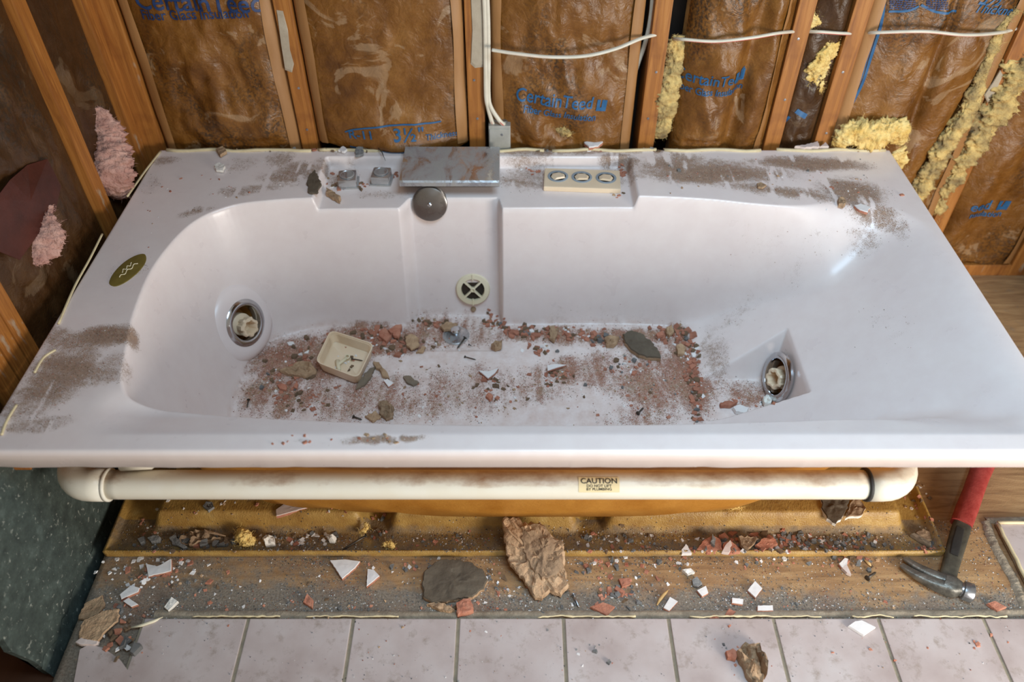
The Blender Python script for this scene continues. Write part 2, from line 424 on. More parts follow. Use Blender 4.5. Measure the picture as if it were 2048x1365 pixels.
GX, GY = np.meshgrid(gx, gy)
GZ = tubz(GX, GY)
def tz(x, y):
    """bilinear lookup of the tub surface"""
    x = np.asarray(x, float); y = np.asarray(y, float)
    u = np.clip((x-gx[0])/(gx[1]-gx[0]), 0, len(gx)-1.001); v = np.clip((y-gy[0])/(gy[1]-gy[0]), 0, len(gy)-1.001)
    i = u.astype(int); j = v.astype(int); a = u-i; b = v-j
    return (GZ[j, i]*(1-a)+GZ[j, i+1]*a)*(1-b)+(GZ[j+1, i]*(1-a)+GZ[j+1, i+1]*a)*b
def tnorm(x, y, e=.004):
    gxx = (tz(x+e, y)-tz(x-e, y))/(2*e); gyy = (tz(x, y+e)-tz(x, y-e))/(2*e)
    return Vector((-float(gxx), -float(gyy), 1)).normalized()
# pan under the tub
PX0, PX1, PY0, PY1 = -.842, .893, .874, 1.60
def panz(x, y):
    x = np.asarray(x, float); y = np.asarray(y, float)
    z = np.full(np.broadcast(x, y).shape, .006)
    def hump(x0, x1):
        return .046*sstep(x0-.012, x0+.016, x)*(1-sstep(x1-.016, x1+.012, x))*sstep(.925, .952, y)
    z = z+np.maximum(np.maximum(hump(-.755, -.315), hump(-.255, .135)), hump(.20, .825))
    e = np.minimum(np.minimum(x-PX0, PX1-x), np.minimum(y-PY0, PY1-y))
    z = z+.014*(1-sstep(.004, .012, e))
    return z
def floorz(x, y):
    """floor, tiles and pan together"""
    x = np.asarray(x, float); y = np.asarray(y, float)
    z = np.where(y < .737, .010, 0.0)
    z = np.where((x > 1.025) & (y < .955), .010, z)
    inp = (x > PX0) & (x < PX1) & (y > PY0)
    return np.where(inp, panz(x, y), z)
def hit(px, py, fn=None, tmax=3.0):
    """the point of a real surface seen at a pixel"""
    fn = fn or tz
    d = ray(px, py); t = np.linspace(.9, tmax, 1400)
    x = d[0]*t; y = d[1]*t; z = EYE+d[2]*t
    h = fn(x, y)
    if fn is tz: h = np.where((x < TX0) | (x > TX1) | (y < TY0) | (y > TY1), -9, h)
    ok = z <= h
    if not ok.any() or h[np.argmax(ok)] < -1: return atz(px, py, RIM if fn is tz else 0.0)
    k = np.argmax(ok)
    return Vector((x[k], y[k], float(h[k])))

# dust density on the tub, in metres of the tub's own plan
def blob(x, y, cx, cy, rx, ry, a=0.0):
    ca, sa = math.cos(a), math.sin(a)
    u = ((x-cx)*ca+(y-cy)*sa)/rx; v = (-(x-cx)*sa+(y-cy)*ca)/ry
    return np.exp(-(u*u+v*v)**1.5)
def at_tub(px, py): p = hit(px, py); return p.x, p.y
def dust_map(x, y):
    z = tz(x, y); deck = sstep(RIM-.045, RIM-.02, z)
    floor = 1-sstep(BOT+.006, BOT+.022, z)
    warpx = x+.02*(fbm(x*14, y*14, 3)-.5)*2; warpy = y+.02*(fbm(x*14, y*14, 9)-.5)*2
    D = np.zeros_like(x)
    for px, py, rx, ry, a, s in [
        (1420, 345, .22, .055, 0, .75), (1620, 330, .17, .04, 0, .70), (1700, 385, .09, .06, -.3, .75), (1350, 330, .10, .06, 0, .7), (1560, 385, .16, .03, -.2, .6),
        (1750, 440, .05, .10, .5, .55), (1060, 358, .09, .07, 0, .75), (1240, 350, .05, .06, 0, .7), (1160, 300, .3, .025, 0, .6), (680, 355, .06, .05, 0, .65), (760, 390, .08, .03, 0, .5),
        (500, 380, .12, .03, .2, .52), (590, 345, .10, .05, .3, .50), (560, 320, .05, .05, 0, .42), (390, 425, .05, .02, .5, .5), (480, 330, .05, .04, .2, .35),
        (215, 675, .10, .035, .1, .78), (130, 745, .07, .07, .5, .70), (200, 745, .07, .05, .2, .50), (255, 540, .045, .05, 0, .30), (70, 800, .08, .05, .6, .58), (60, 850, .07, .02, .2, .5),
        (120, 690, .04, .10, .9, .5), (300, 375, .03, .05, 0, .35), (660, 300, .2, .02, 0, .45), (330, 320, .05, .03, .3, .45),
        (770, 877, .07, .012, 0, .8), (610, 885, .05, .008, 0, .35)]:
        cx, cy = at_tub(px, py)
        D = np.maximum(D, s*blob(warpx, warpy, cx, cy, rx, ry, a))
    # wiped strokes across the decks
    strk = fbm(x*9+y*30, y*7-x*3, 21, 3); strk2 = fbm(x*55, y*11, 31, 3)
    D = D*(0.62+.75*strk)*deck
    D = D-.35*deck*sstep(.62, .74, strk2)*(D > .2)
    # the floor: brown sweepings with strokes running towards the front
    fl = np.zeros_like(x)
    for px, py, rx, ry, a, s in [(620, 720, .16, .10, .2, .80), (570, 790, .12, .08, 0, .72), (760, 680, .18, .06, 0, .82), (900, 665, .13, .07, 0, .70), (760, 800, .22, .09, 0, .52),
        (1180, 675, .30, .035, 0, .85), (1380, 740, .06, .17, 0, .85), (1300, 760, .12, .13, 0, .62), (1120, 740, .10, .05, .2, .62), (1200, 740, .08, .07, 0, .55), (960, 780, .25, .10, 0, .42), (1090, 790, .04, .06, 0, .55), (1250, 830, .16, .05, 0, .5)]:
        cx, cy = at_tub(px, py)
        fl = np.maximum(fl, s*blob(warpx, warpy, cx, cy, rx, ry, a))
    bend = x+.9*(y-1.15)**2*x+.05*(fbm(x*5, y*5, 55, 3)-.5)
    s1 = fbm(bend*85, y*6, 41, 3); s2 = fbm(bend*38, y*5+3, 47, 2)
    s3 = fbm(x*16+y*9, y*16-x*6, 58, 3)
    fl = fl*(-.15+.75*s1+.75*s2+.65*s3)
    clean = np.maximum(blob(x, y, *at_tub(1040, 710), .10, .04), blob(x, y, *at_tub(1130, 835), .13, .05, .2))
    fl = fl*(1-.75*clean)*floor
    # faint specks on the slope and the walls
    sl = np.zeros_like(x)
    for px, py, rx, ry, a, s in [(1500, 580, .12, .10, .5, .20), (1600, 500, .12, .08, .5, .20), (1460, 640, .10, .06, .2, .24), (1780, 650, .05, .12, .2, .20), (1700, 720, .14, .10, 0, .15), (1740, 440, .07, .09, 0, .36), (1500, 790, .07, .05, 0, .55), (1430, 720, .04, .12, 0, .42), (620, 690, .3, .025, 0, .2), (1200, 645, .32, .02, 0, .22), (460, 590, .02, .03, 0, .0)]:
        cx, cy = at_tub(px, py)
        sl = np.maximum(sl, s*blob(x, y, cx, cy, rx, ry, a))
    sl = sl*(0.6+.8*fbm(x*60, y*60, 61, 3))*(1-deck)
    return np.clip(np.maximum(np.maximum(D, fl), sl), 0, 1), np.clip(floor, 0, 1)
DM, FLM = dust_map(GX, GY)

# ------------------------------------------------------------------ bathtub
JETS = [(hit(485, 645)+Vector((.012, -.012, .008)), Vector((.86, -.40, .31)).normalized(), True),
        (Vector((.606, 1.250, .146)), Vector((-.965, -.12, .22)).normalized(), False)]
def drill(co, q, r):
    """drop the faces inside the two jet openings"""
    c = co[q].mean(1); keep = np.ones(len(q), bool)
    for jc, jn, _ in JETS:
        d = c-np.array(jc); ax = d@np.array(jn); perp = np.linalg.norm(d-ax[:, None]*np.array(jn), axis=1)
        keep &= ~((perp < r) & (np.abs(ax) < .09))
    return q[keep]
tub = empty('bathtub', ((TX0+TX1)/2, (TY0+TY1)/2, 0), 'pale pink whirlpool bathtub strewn with demolition rubble', 'bathtub')
me, co, q = grid_mesh('shell', GX, GY, GZ)
ny, nx = GX.shape; idx = np.arange(ny*nx).reshape(ny, nx)
loop = np.concatenate([idx[0, :], idx[1:, -1], idx[-1, -2::-1], idx[-2:0:-1, 0]])
lc = co[loop].copy(); nl = len(loop)
cen = np.array([(TX0+TX1)/2, (TY0+TY1)/2])
lip = 0.041+.004*(fbm(lc[:, 0]*22, lc[:, 1]*22, 5, 2)-.5)*(fbm(lc[:, 0]*6, lc[:, 1]*6, 8, 2) > .5)
r1 = lc.copy(); r1[:, 2] = RIM-.012
r2 = lc.copy(); r2[:, 2] = RIM-lip
r3 = r2.copy(); r3[:, 0] = np.clip(r3[:, 0], TX0+.006, TX1-.006); r3[:, 1] = np.clip(r3[:, 1], TY0+.006, TY1-.006)
r4 = r3.copy(); r4[:, 2] = RIM-.014
base = len(co); quads = [drill(co, q, .046)]
prev = loop
for ring in (r1, r2, r3, r4):
    cur = np.arange(base, base+nl); base += nl
    co = np.vstack([co, ring])
    quads.append(np.stack([np.roll(prev, -1), prev, cur, np.roll(cur, -1)], -1)); prev = cur
fill_mesh(me, co, np.vstack(quads))
a = me.attributes.new('dust', 'FLOAT', 'POINT'); vals = np.zeros(len(co), np.float32); vals[:ny*nx] = DM.ravel(); a.data.foreach_set('value', vals)
a = me.attributes.new('streak', 'FLOAT', 'POINT'); vals = np.zeros(len(co), np.float32); vals[:ny*nx] = FLM.ravel(); a.data.foreach_set('value', vals)
shell = link('shell', me, M['gel'], tub, True)
# underside: fibreglass lay-up following the basin
def erode(Z, n):
    for _ in range(n):
        W = np.pad(Z, 1, mode='edge')
        Z = np.minimum(np.minimum(W[:-2, 1:-1], W[2:, 1:-1]), np.minimum(np.minimum(W[1:-1, :-2], W[1:-1, 2:]), Z))
    return Z
UZ = erode(GZ, 5)-.012
UZ = np.minimum(UZ, RIM-.022)[4:-4:4, 4:-4:4]; UX = GX[4:-4:4, 4:-4:4]; UY = GY[4:-4:4, 4:-4:4]
me, co, q = grid_mesh('underside', UX, UY, UZ); fill_mesh(me, co, drill(co, q, .056))
link('underside', me, M['orange_frp'], tub, True)

tube('plaster_bead', [(x, TY0+.004, RIM-.0415+.001*mn.noise((x*60, 0, 0))) for x in np.linspace(-.26, .50, 200)], [.0016+.0026*max(0, mn.noise((x*45, 3, 0)))+.0016*max(0, mn.noise((x*160, 7, 0))) for x in np.linspace(-.26, .50, 200)], M['plaster'], tub, 7)
# chrome spout box over the channel
bm = bmesh.new()
prof = [(1.742, .402), (1.742, .449), (1.738, .452), (1.600, .452), (1.590, .4505), (1.586, .447), (1.586, .437), (1.589, .435), (1.640, .435), (1.640, .402)]
xs = (-.262, -.030); vv = [[bm.verts.new((x, y, z)) for y, z in prof] for x in xs]
for i in range(len(prof)):
    j = (i+1) % len(prof); bm.faces.new((vv[0][i], vv[0][j], vv[1][j], vv[1][i]))
bm.faces.new(vv[0][::-1]); bm.faces.new(vv[1])
bmesh.ops.recalc_face_normals(bm, faces=bm.faces)
sharp(from_bm('waterfall_spout', bm, M['chrome_d'], tub), 30)['label'] = 'dusty chrome waterfall spout box'

# overflow plate
def wallpoint(px, py): return hit(px, py)
p = wallpoint(860, 410); nrm = Vector((0, -.955, .30))
ov = lathe('overflow_plate', [(.0415, -.012), (.0425, .004), (.041, .008), (.037, .0095), (.010, .0105), (0, .0105)], M['chrome_b'], tub, p, nrm, 56)
ov['label'] = 'round chrome overflow plate'
lathe('screw', [(.005, .010), (.005, .013), (.003, .014), (0, .0135)], M['chrome'], ov, p, nrm, 16).location = (0, 0, 0)

# suction fitting
p = wallpoint(946, 578); nrm = Vector((0, -.96, .28)); F3 = frame_of(nrm)
su = lathe('suction_fitting', [(.0435, -.006), (.0435, .005), (.041, .009), (.030, .010), (.029, .004), (.029, .001)], M['ivory'], tub, p, nrm, 48)
su['label'] = 'round ivory suction fitting with cross spokes'
lathe('recess', [(.029, .0022), (0, .0020)], M['dark'], su, p, nrm, 32).location = (0, 0, 0)  # flat disc, its dark colour painted as the shade of an opening
for ang in (45, 135, 225, 315):
    R3 = F3 @ Matrix.Rotation(math.radians(ang), 3, 'Z')
    box('spoke', p+nrm.normalized()*.006+R3 @ Vector((.018, 0, 0)), (.034, .0045, .008), M['ivory'], su, .001, R3).location = (0, 0, 0)
for ang in (90, 270):
    R3 = F3 @ Matrix.Rotation(math.radians(ang), 3, 'Z')
    box('rib', p+nrm.normalized()*.009+R3 @ Vector((.034, 0, 0)), (.018, .003, .006), M['ivory'], su, .0008, R3).location = (0, 0, 0)
lathe('hub', [(.006, 0), (.006, .012), (.004, .013), (.003, .008), (0, .008)], M['ivory'], su, p, nrm, 20).location = (0, 0, 0)
# small screw head below it
p2 = wallpoint(947, 620)
lathe('plug', [(.006, -.002), (.007, .003), (.005, .005), (0, .005)], M['tan_dark'], tub, p2, (0, -.8, .6), 18)

# jets
def jet(c, n, label, boss):
    c = Vector(c); n = Vector(n).normalized()
    j = empty('jet', (0, 0, 0)); j.parent = tub; j.location = c-Vector(tub.location); j['label'] = label
    def L(*a, **k):
        o = lathe(*a, **k); o.parent = j; o.location = -c; return o
    if boss:
        L('boss', [(.108, -.050), (.100, -.022), (.090, -.006), (.078, .0005), (.066, .0015), (.050, .001)], M['gel_plain'], None, c, n, 64, cap=False)
    L('trim_ring', [(.041, -.020), (.041, .003), (.0425, .0055), (.047, .0065), (.053, .0055), (.0575, .002), (.058, -.004)], M['chrome'], None, c, n, 64, cap=False)
    L('housing', [(.0425, .003), (.0415, -.022), (.038, -.044), (.0, -.046)], M['amber'], None, c, n, 48, cap=False)
    F = frame_of(n); off = -F.col[1]*.012 if boss else Vector((0, 0, -.006))
    nz = (n+Vector((0, -.12, 0)) if boss else n+Vector((0, -.25, .1))).normalized()
    L('collar', [(.027, -.040), (.027, -.018), (.021, -.014), (.0, -.014)], M['cream'], None, c+off*.6, nz, 32)
    L('nozzle', [(.018, -.022), (.0225, -.004), (.0235, .008), (.021, .0115), (.0165, .012), (.0150, .010), (.0135, -.014), (0, -.014)], M['cream'], None, c+off, nz, 48, lobes=7, lobe=.07)
    return j
for (jc, jn, bs), lab in zip(JETS, ('whirlpool jet with chrome ring on raised boss', 'whirlpool jet with chrome ring in triangular pocket')):
    jet(jc, jn, lab, bs)

# drain with stopper
pd = hit(912, 672)
dr = lathe('drain', [(.034, -.002), (.034, .002), (.031, .0035), (.024, .0024), (.022, .0012), (0, .0010)], M['chrome_d'], tub, pd, (0, 0, 1), 40)
st = lathe('stopper', [(.006, 0), (.006, .014), (.012, .016), (.0125, .020), (.009, .023), (0, .0235)], M['chrome'], dr, pd+Vector((0, .004, 0)), (0, -.1, 1), 28); st.location = (0, 0, 0)

# valve stems in the left recess
for px, py, yaw in ((697, 368, .10), (764, 362, -.06)):
    c = hit(px, py); bm = bmesh.new(); R3 = Matrix.Rotation(yaw, 3, 'Z')
    box_bm(bm, c+Vector((0, 0, .012)), (.044, .048, .024), .006, R3)
    kb = sharp(from_bm('valve_handle', bm, M['acrylic'], tub), 50)
    o = lathe('cap', [(.018, .025), (.018, .027), (.015, .0275), (.014, .0262), (0, .0262)], M['chrome_d'], kb, c, (0, 0, 1), 32); o.location = (0, 0, 0)
    o = box('base_plate', c+Vector((0, 0, .0015)), (.052, .052, .004), M['chrome_d'], kb, .001, R3); o.location = (0, 0, 0)

# switch plate with three buttons
A = hit(1090, 345); B = hit(1238, 350); zsh = .4005
A, B, C2, D2 = atz(1089, 336, .413), atz(1239, 341, .413), atz(1240, 378, .413), atz(1090, 374, .413)
ctr = (A+B+C2+D2)/4; xax = (B-A).normalized(); ang = math.atan2(xax.y, xax.x)
sp = box('switch_plate', ctr+Vector((0, 0, -.0065)), ((B-A).length, ((D2-A).length+(C2-B).length)/2, .013), M['cream'], tub, .003, Matrix.Rotation(ang, 3, 'Z'))
sp['label'] = 'cream three-button switch plate'
for k, px in enumerate((1116, 1163.5, 1212)):
    c = atz(px, 353+1.6*k, .4132)
    o = lathe('button_ring', [(.0250, 0), (.0250, .001), (.0243, .0014), (.0195, .0014), (.019, .0)], M['ringgrey'], sp, c, (0, 0, 1), 40); o.location = (0, 0, 0)
    F = Matrix.Rotation((.3, 0, -.25)[k], 3, 'Z')
    vs_ = [(-.012, -.011, .0005), (.012, -.011, .0005), (.0145, .002, .0005), (.007, .013, .0005), (-.007, .013, .0005), (-.0145, .002, .0005),
           (-.006, -.0095, .004), (.009, -.0095, .004), (.011, .003, .003), (.005, .010, .002), (-.004, .010, .002), (-.008, .002, .003)]
    fs = [(6, 7, 8, 9, 10, 11)]+[(i, (i+1) % 6, 6+(i+1) % 6, 6+i) for i in range(6)]
    o = pydata('button', [c+F @ (Vector(v)*1.2) for v in vs_], fs, M['cream'], sp); o.location = (0, 0, 0)

# badge
pb = hit(257, 541)
bd = empty('badge', (0, 0, 0)); bd.parent = tub; bd.location = pb-Vector(tub.location); bd['label'] = 'oval olive-gold badge'
Rb = Matrix(((.0205, -.0175, 0), (.0476, .0225, 0), (0, 0, 1)))
ring = [Rb @ Vector((math.cos(a)*(1+.012*math.sin(7*a)), math.sin(a)*(1+.012*math.sin(5*a)), 0)) for a in np.linspace(0, 2*math.pi, 48, endpoint=False)]
vv = [v+Vector((0, 0, -.001)) for v in ring]+[v+Vector((0, 0, .0016)) for v in ring]+[v*.9+Vector((0, 0, .0022)) for v in ring]
ff = [(i, (i+1) % 48, 48+(i+1) % 48, 48+i) for i in range(48)]+[(48+i, 48+(i+1) % 48, 96+(i+1) % 48, 96+i) for i in range(48)]+[tuple(range(96, 144))]
sharp(pydata('plate', vv, ff, M['badge'], bd, loc=(0, 0, 0)), 50)
for off, ln_ in ((.0, .5), (.35, .3)):
    pts = [Rb @ Vector((-ln_+2*ln_*t, off-.1+.12*math.sin(t*17+off*30), .0026)) for t in np.linspace(0, 1, 26)]
    o = tube('script_line', pts, .0009, M['ivory'], bd, 6); o.location = (0, 0, 0)

# circulation pipe under the front lip
zc_ = .295
pl = atz(215, 975, zc_); prr = atz(1730, 965, zc_)
yp = (pl.y+prr.y)/2
pp = empty('circulation_pipe', (0, 0, 0)); pp.parent = tub; pp.location = Vector((0, yp, zc_))-Vector(tub.location); pp['label'] = 'white plastic pipe stained with rust'
def pipe_dust(o, amt):
    me = o.data; co = np.zeros(len(me.vertices)*3, np.float32); me.vertices.foreach_get('co', co); co = co.reshape(-1, 3)
    up = (co[:, 2]-zc_)/.026
    d = amt*sstep(.2, .95, up)*(.35+1.0*(fbm(co[:, 0]*7, co[:, 1]*3, 77, 3)))
    at = me.attributes.new('dust', 'FLOAT', 'POINT'); at.data.foreach_set('value', d.astype(np.float32))
def P(o, amt=.75): pipe_dust(o, amt); o.location = -Vector((0, yp, zc_)); return o
P(tube('straight_run', [(pl.x+(prr.x-pl.x)*t, yp, zc_) for t in np.linspace(0, 1, 60)], .0262, M['pvc'], pp, 28))
def elbow(x0, s):
    pts = [(x0+s*.0, yp, zc_), (x0+s*.028, yp, zc_)]
    for a in np.linspace(0, math.pi/2, 9)[1:]: pts.append((x0+s*(.028+.045*math.sin(a)), yp+.045*(1-math.cos(a)), zc_))
    pts.append((x0+s*.073, yp+.060, zc_))
    P(tube('elbow', pts, [.0300]*len(pts), M['pvc'], pp, 28), .6)
    P(tube('collar', [(x0-s*.004, yp, zc_), (x0-s*.003, yp, zc_), (x0+s*.002, yp, zc_)], [.0285, .0305, .0305], M['black'] if s > 0 else M['pvc'], pp, 28), 0)
elbow(prr.x, 1); elbow(pl.x, -1)
# second white fitting behind the pipe at the left
P(tube('branch_pipe', [atz(235, 943, .335)+Vector((0, .02, 0)), atz(290, 941, .335)+Vector((0, .02, 0)), atz(330, 930, .345)+Vector((0, .05, 0))], .016, M['pvc'], pp, 18), .2)

# caution sticker, wrapped on the pipe
def flat_text(body, size, align='CENTER', spacing=1.0, bold=.012):
    cu = bpy.data.curves.new('lettering', 'FONT'); cu.body = body; cu.size = size; cu.align_x = align; cu.space_character = spacing
    cu.resolution_u = 3; cu.offset = size*bold
    o = bpy.data.objects.new('lettering', cu); COL.objects.link(o)
    dg = bpy.context.evaluated_depsgraph_get()
    me = bpy.data.meshes.new_from_object(o.evaluated_get(dg))
    bpy.data.objects.remove(o); bpy.data.curves.remove(cu)
    me.name = 'lettering'; me.materials.clear()
    return me
def refine(me, maxlen):
    bm = bmesh.new(); bm.from_mesh(me)
    bmesh.ops.triangulate(bm, faces=bm.faces)
    for _ in range(3):
        es = [e for e in bm.edges if e.calc_length() > maxlen]
        if not es: break
        bmesh.ops.subdivide_edges(bm, edges=es, cuts=1); bmesh.ops.triangulate(bm, faces=bm.faces)
    bm.to_mesh(me); bm.free(); return me
sx = atz(1197, 975, zc_+.01).x; facing = math.radians(54)   # angle round the pipe towards the viewer
def on_pipe(u, v, lift):
    a = facing+v/.0262
    return Vector((sx+u, yp-math.cos(a)*(.0262+lift), zc_+math.sin(a)*(.0262+lift)))
v = []; f = []
for j in range(7):
    for i in range(2): v.append(on_pipe((-.036, .036)[i], -.0135+.027*j/6, .0006))
for j in range(6): f.append((2*j, 2*j+1, 2*j+3, 2*j+2))
sk = pydata('sticker', v, f, M['sticker'], pp, True); sk.location = -Vector((0, yp, zc_)); sk['label'] = 'caution sticker with black lettering'
for body, size, dv in (('CAUTION', .0128, .0022), ('DO NOT LIFT', .0064, -.0042), ('BY PLUMBING', .0064, -.0098)):
    t_ = refine(flat_text(body, size), .006)
    for vt in t_.vertices: vt.co = on_pipe(vt.co.x*1.12, vt.co.y+dv, .0011)
    o = link('lettering', t_, M['black_ink'], sk); o.location = (0, 0, 0)

# broken caulk along the wall edges of the deck
def strip(name, pts, w, h, mat, parent=None):
    return tube(name, pts, w/2, mat, parent, 6, flat=h/w)
def deck_path(pxs, lift=.002): return catmull([tuple(hit(*p)+Vector((0, 0, lift))) for p in pxs], 6)
for pxs in ([(322, 304), (290, 345), (255, 395)], [(205, 470), (180, 520), (150, 575), (118, 650)], [(112, 702), (88, 718), (70, 748)], [(34, 812), (14, 845), (4, 872)]):
    o = strip('caulk_strip', deck_path(pxs), .0055, .004, M['caulk'], tub)
for x0, x1 in ((-.86, -.50), (-.48, -.30), (-.20, .08), (.10, .36), (.38, .62), (.66, .93)):
    pts = [(x, 1.757+.003*math.sin(x*40), RIM+.001+.003*mn.noise((x*18, 0, 0))) for x in np.linspace(x0, x1, 14)]
    strip('caulk_strip', pts, .010, .008, M['caulk'], tub)
# ------------------------------------------------------------------ floor
def set_dust(o, d):
    at = o.data.attributes.new('dust', 'FLOAT', 'POINT'); at.data.foreach_set('value', np.asarray(d, np.float32).ravel())
FX0, FX1, FY0, FY1 = -.846, 1.60, -.30, 1.90
fx = np.linspace(FX0, FX1, 246); fy = np.linspace(FY0, FY1, 221); QX, QY = np.meshgrid(fx, fy)
QZ = .0012*(fbm(QX*30, QY*30, 91, 3)-.5)
me, co, q = grid_mesh('floor', QX, QY, QZ)
n0 = len(co); nyf, nxf = QX.shape; idf = np.arange(n0).reshape(nyf, nxf)
lp = np.concatenate([idf[0, :], idf[1:, -1], idf[-1, -2::-1], idf[-2:0:-1, 0]])
low = co[lp].copy(); low[:, 2] = -.022
lowi = np.arange(n0, n0+len(lp)); co = np.vstack([co, low])
q = np.vstack([q, np.stack([np.roll(lp, -1), lp, lowi, np.roll(lowi, -1)], -1)])
fill_mesh(me, co, q)
floor = link('floor', me, M['ply'], None, True); tag(floor, 'worn plywood subfloor with grey dust in front of the bathtub', None, None, 'structure')
dd = 1.0*(1-sstep(.745, .83, co[:, 1]))+.34
dd = dd*(.45+.9*fbm(co[:, 0]*7, co[:, 1]*9, 93, 3))
dd = dd+.25*(1-sstep(-.7, -.2, co[:, 0]))*(co[:, 1] < .9)
dd = np.where(co[:, 0] > .55, dd*.75, dd)
set_dust(floor, np.clip(dd, 0, 1))
# plywood joints on the floor: narrow seams cut as dark battens slightly below the surface
def tile_mesh(w, d, seed):
    r = random.Random(seed); bm = bmesh.new(); box_bm(bm, (0, 0, 0), (w, d, .009), .0016)
    me = bpy.data.meshes.new('tile'); bm.to_mesh(me); bm.free(); me.materials.append(M['tile']); return me
seam0 = -.104; TS = .2035; GAP = .007
tmesh = [tile_mesh(TS-GAP, TS-GAP, k) for k in range(1)]
def put_tile(cx, cy, me):
    o = bpy.data.objects.new('tile', me); COL.objects.link(o); o.parent = floor
    o.location = (cx, cy, .0060+random.uniform(-.0004, .0004)); o.rotation_euler = (random.uniform(-.003, .003), random.uniform(-.003, .003), random.uniform(-.003, .003))
    return o
for row in range(4):
    cy = .737-TS*(row+.5)
    for k in range(-3, 8):
        cx = seam0+TS*(k+.5)
        if k == -3 and row == 0: pass
        put_tile(cx, cy, tmesh[0])
# column of tiles running back on the right
rt = tile_mesh(.245-GAP, .205, 5)
put_tile(1.152, .848, rt); put_tile(1.398, .848, rt)
# broken tile at the left end of the first row, and its neighbours cut short by the wall
def prism(name, pts, z0, z1, mat, parent=None, bev=.001):
    bm = bmesh.new(); bt = [bm.verts.new((x, y, z0)) for x, y in pts]; tp = [bm.verts.new((x, y, z1)) for x, y in pts]
    m = len(pts)
    bm.faces.new(tp); bm.faces.new(bt[::-1])
    for i in range(m): bm.faces.new((bt[i], bt[(i+1) % m], tp[(i+1) % m], tp[i]))
    bmesh.ops.recalc_face_normals(bm, faces=bm.faces)
    return from_bm(name, bm, mat, parent)
pts = [tuple(atz(*p, .010).xy) for p in [(148, 1365), (160, 1300), (178, 1290), (205, 1296), (240, 1320), (262, 1350), (256, 1400), (130, 1430)]]
prism('tile', pts, .0015, .0105, M['tile'], floor)
# grout bed
def flat(name, x0, x1, y0, y1, z, mat, parent): return box(name, ((x0+x1)/2, (y0+y1)/2, z-.002), (x1-x0, y1-y0, .004), mat, parent)
flat('grout', -.716, 1.52, -.08, .735, .0075, M['grout'], floor)
flat('grout', 1.032, 1.52, .735, .950, .0075, M['grout'], floor)
# ragged mortar ridge at the tile edge
def ridge(name, path, w, h, mat, parent, seed):
    pts = catmull(path, 26); v = []; f = []
    for i, p in enumerate(pts):
        t = np.array(pts[min(i+1, len(pts)-1)])-np.array(pts[max(i-1, 0)]); t = t/np.linalg.norm(t); nn = np.array((-t[1], t[0]))
        for k, (s, z) in enumerate(((-1, 0), (-.5, .8), (.1, 1), (.6, .7), (1, 0))):
            jx = mn.noise((i*.31, k*3.1, seed))*.6; ww = w*(s+.35*jx)
            v.append((p[0]+nn[0]*ww, p[1]+nn[1]*ww, .0005+h*z*(.55+.9*abs(mn.noise((i*.4, k, seed+5))))))
    m = len(pts)
    for i in range(m-1):
        for k in range(4): f.append((i*5+k, i*5+k+1, i*5+6+k, i*5+5+k))
    o = pydata(name, v, f, mat, parent, True); return o
ridge('mortar_ridge', [(-.70, .748), (-.3, .746), (.1, .747), (.5, .748), (.9, .750), (1.02, .752)], .008, .006, M['mortar'], floor, 1)
ridge('mortar_ridge', [(1.012, .752), (1.016, .82), (1.012, .90), (1.018, .958)], .010, .009, M['mortar'], floor, 2)
ridge('mortar_ridge', [(1.02, .962), (1.2, .965), (1.4, .962)], .008, .006, M['mortar'], floor, 3)
for x0, x1 in ((-.40, -.22), (.345, .60), (-.62, -.45), (.66, .74), (.78, .96), (.05, .24)):
    pts = [(x, .7380+.0045*mn.noise((x*26, 1, 0))+.002*mn.noise((x*90, 4, 0)), .0115+.001*mn.noise((x*25, 2, 0))) for x in np.linspace(x0, x1, 40)]
    o = tube('caulk_strip', pts, [.0012+.0022*abs(mn.noise((p[0]*40, 5, 0))) for p in pts], M['caulk'], floor, 6); o.location = (0, 0, 0)
o = tube('caulk_strip', [(1.034+.002*mn.noise((y*40, 0, 0)), y, .0125) for y in np.linspace(.76, .945, 14)], .004, M['caulk'], floor, 6); o.location = (0, 0, 0)
o = tube('caulk_strip', [(x, .949+.002*mn.noise((x*40, 0, 3)), .0125) for x in np.linspace(1.035, 1.4, 20)], .004, M['caulk'], floor, 6); o.location = (0, 0, 0)
# dark panel added to stop light from below the floor gap, with joists
lowf = box('light_block_panel', (-.1, .9, -.235), (3.6, 2.6, .02), M['sheath']); tag(lowf, 'dark panel added under the subfloor at the left to stop light from below', None, None, 'structure')
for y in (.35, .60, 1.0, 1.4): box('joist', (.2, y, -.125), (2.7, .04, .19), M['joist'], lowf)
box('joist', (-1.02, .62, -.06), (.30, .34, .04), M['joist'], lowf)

# ------------------------------------------------------------------ pan under the tub
pxs = np.linspace(PX0, PX1, 340); pys = np.linspace(PY0, PY1, 180); AX, AY = np.meshgrid(pxs, pys); AZ = panz(AX, AY)
AZ = AZ+.0012*(fbm(AX*40, AY*40, 5, 3)-.5)
me, co, q = grid_mesh('base_pan', AX, AY, AZ); n0 = len(co); ida = np.arange(n0).reshape(AX.shape)
lp = np.concatenate([ida[0, :], ida[1:, -1], ida[-1, -2::-1], ida[-2:0:-1, 0]])
low = co[lp].copy(); low[:, 2] = .0012; lowi = np.arange(n0, n0+len(lp)); co = np.vstack([co, low])
q = np.vstack([q, np.stack([np.roll(lp, -1), lp, lowi, np.roll(lowi, -1)], -1)])
fill_mesh(me, co, q); pan = link('base_pan', me, M['gold'], None, True)
tag(pan, 'shallow golden fibreglass base pan under the bathtub', 'pan')
dd = .85*(1-sstep(.014, .034, co[:, 2]))*(co[:, 1] < .96)+.30*(co[:, 2] > .035)
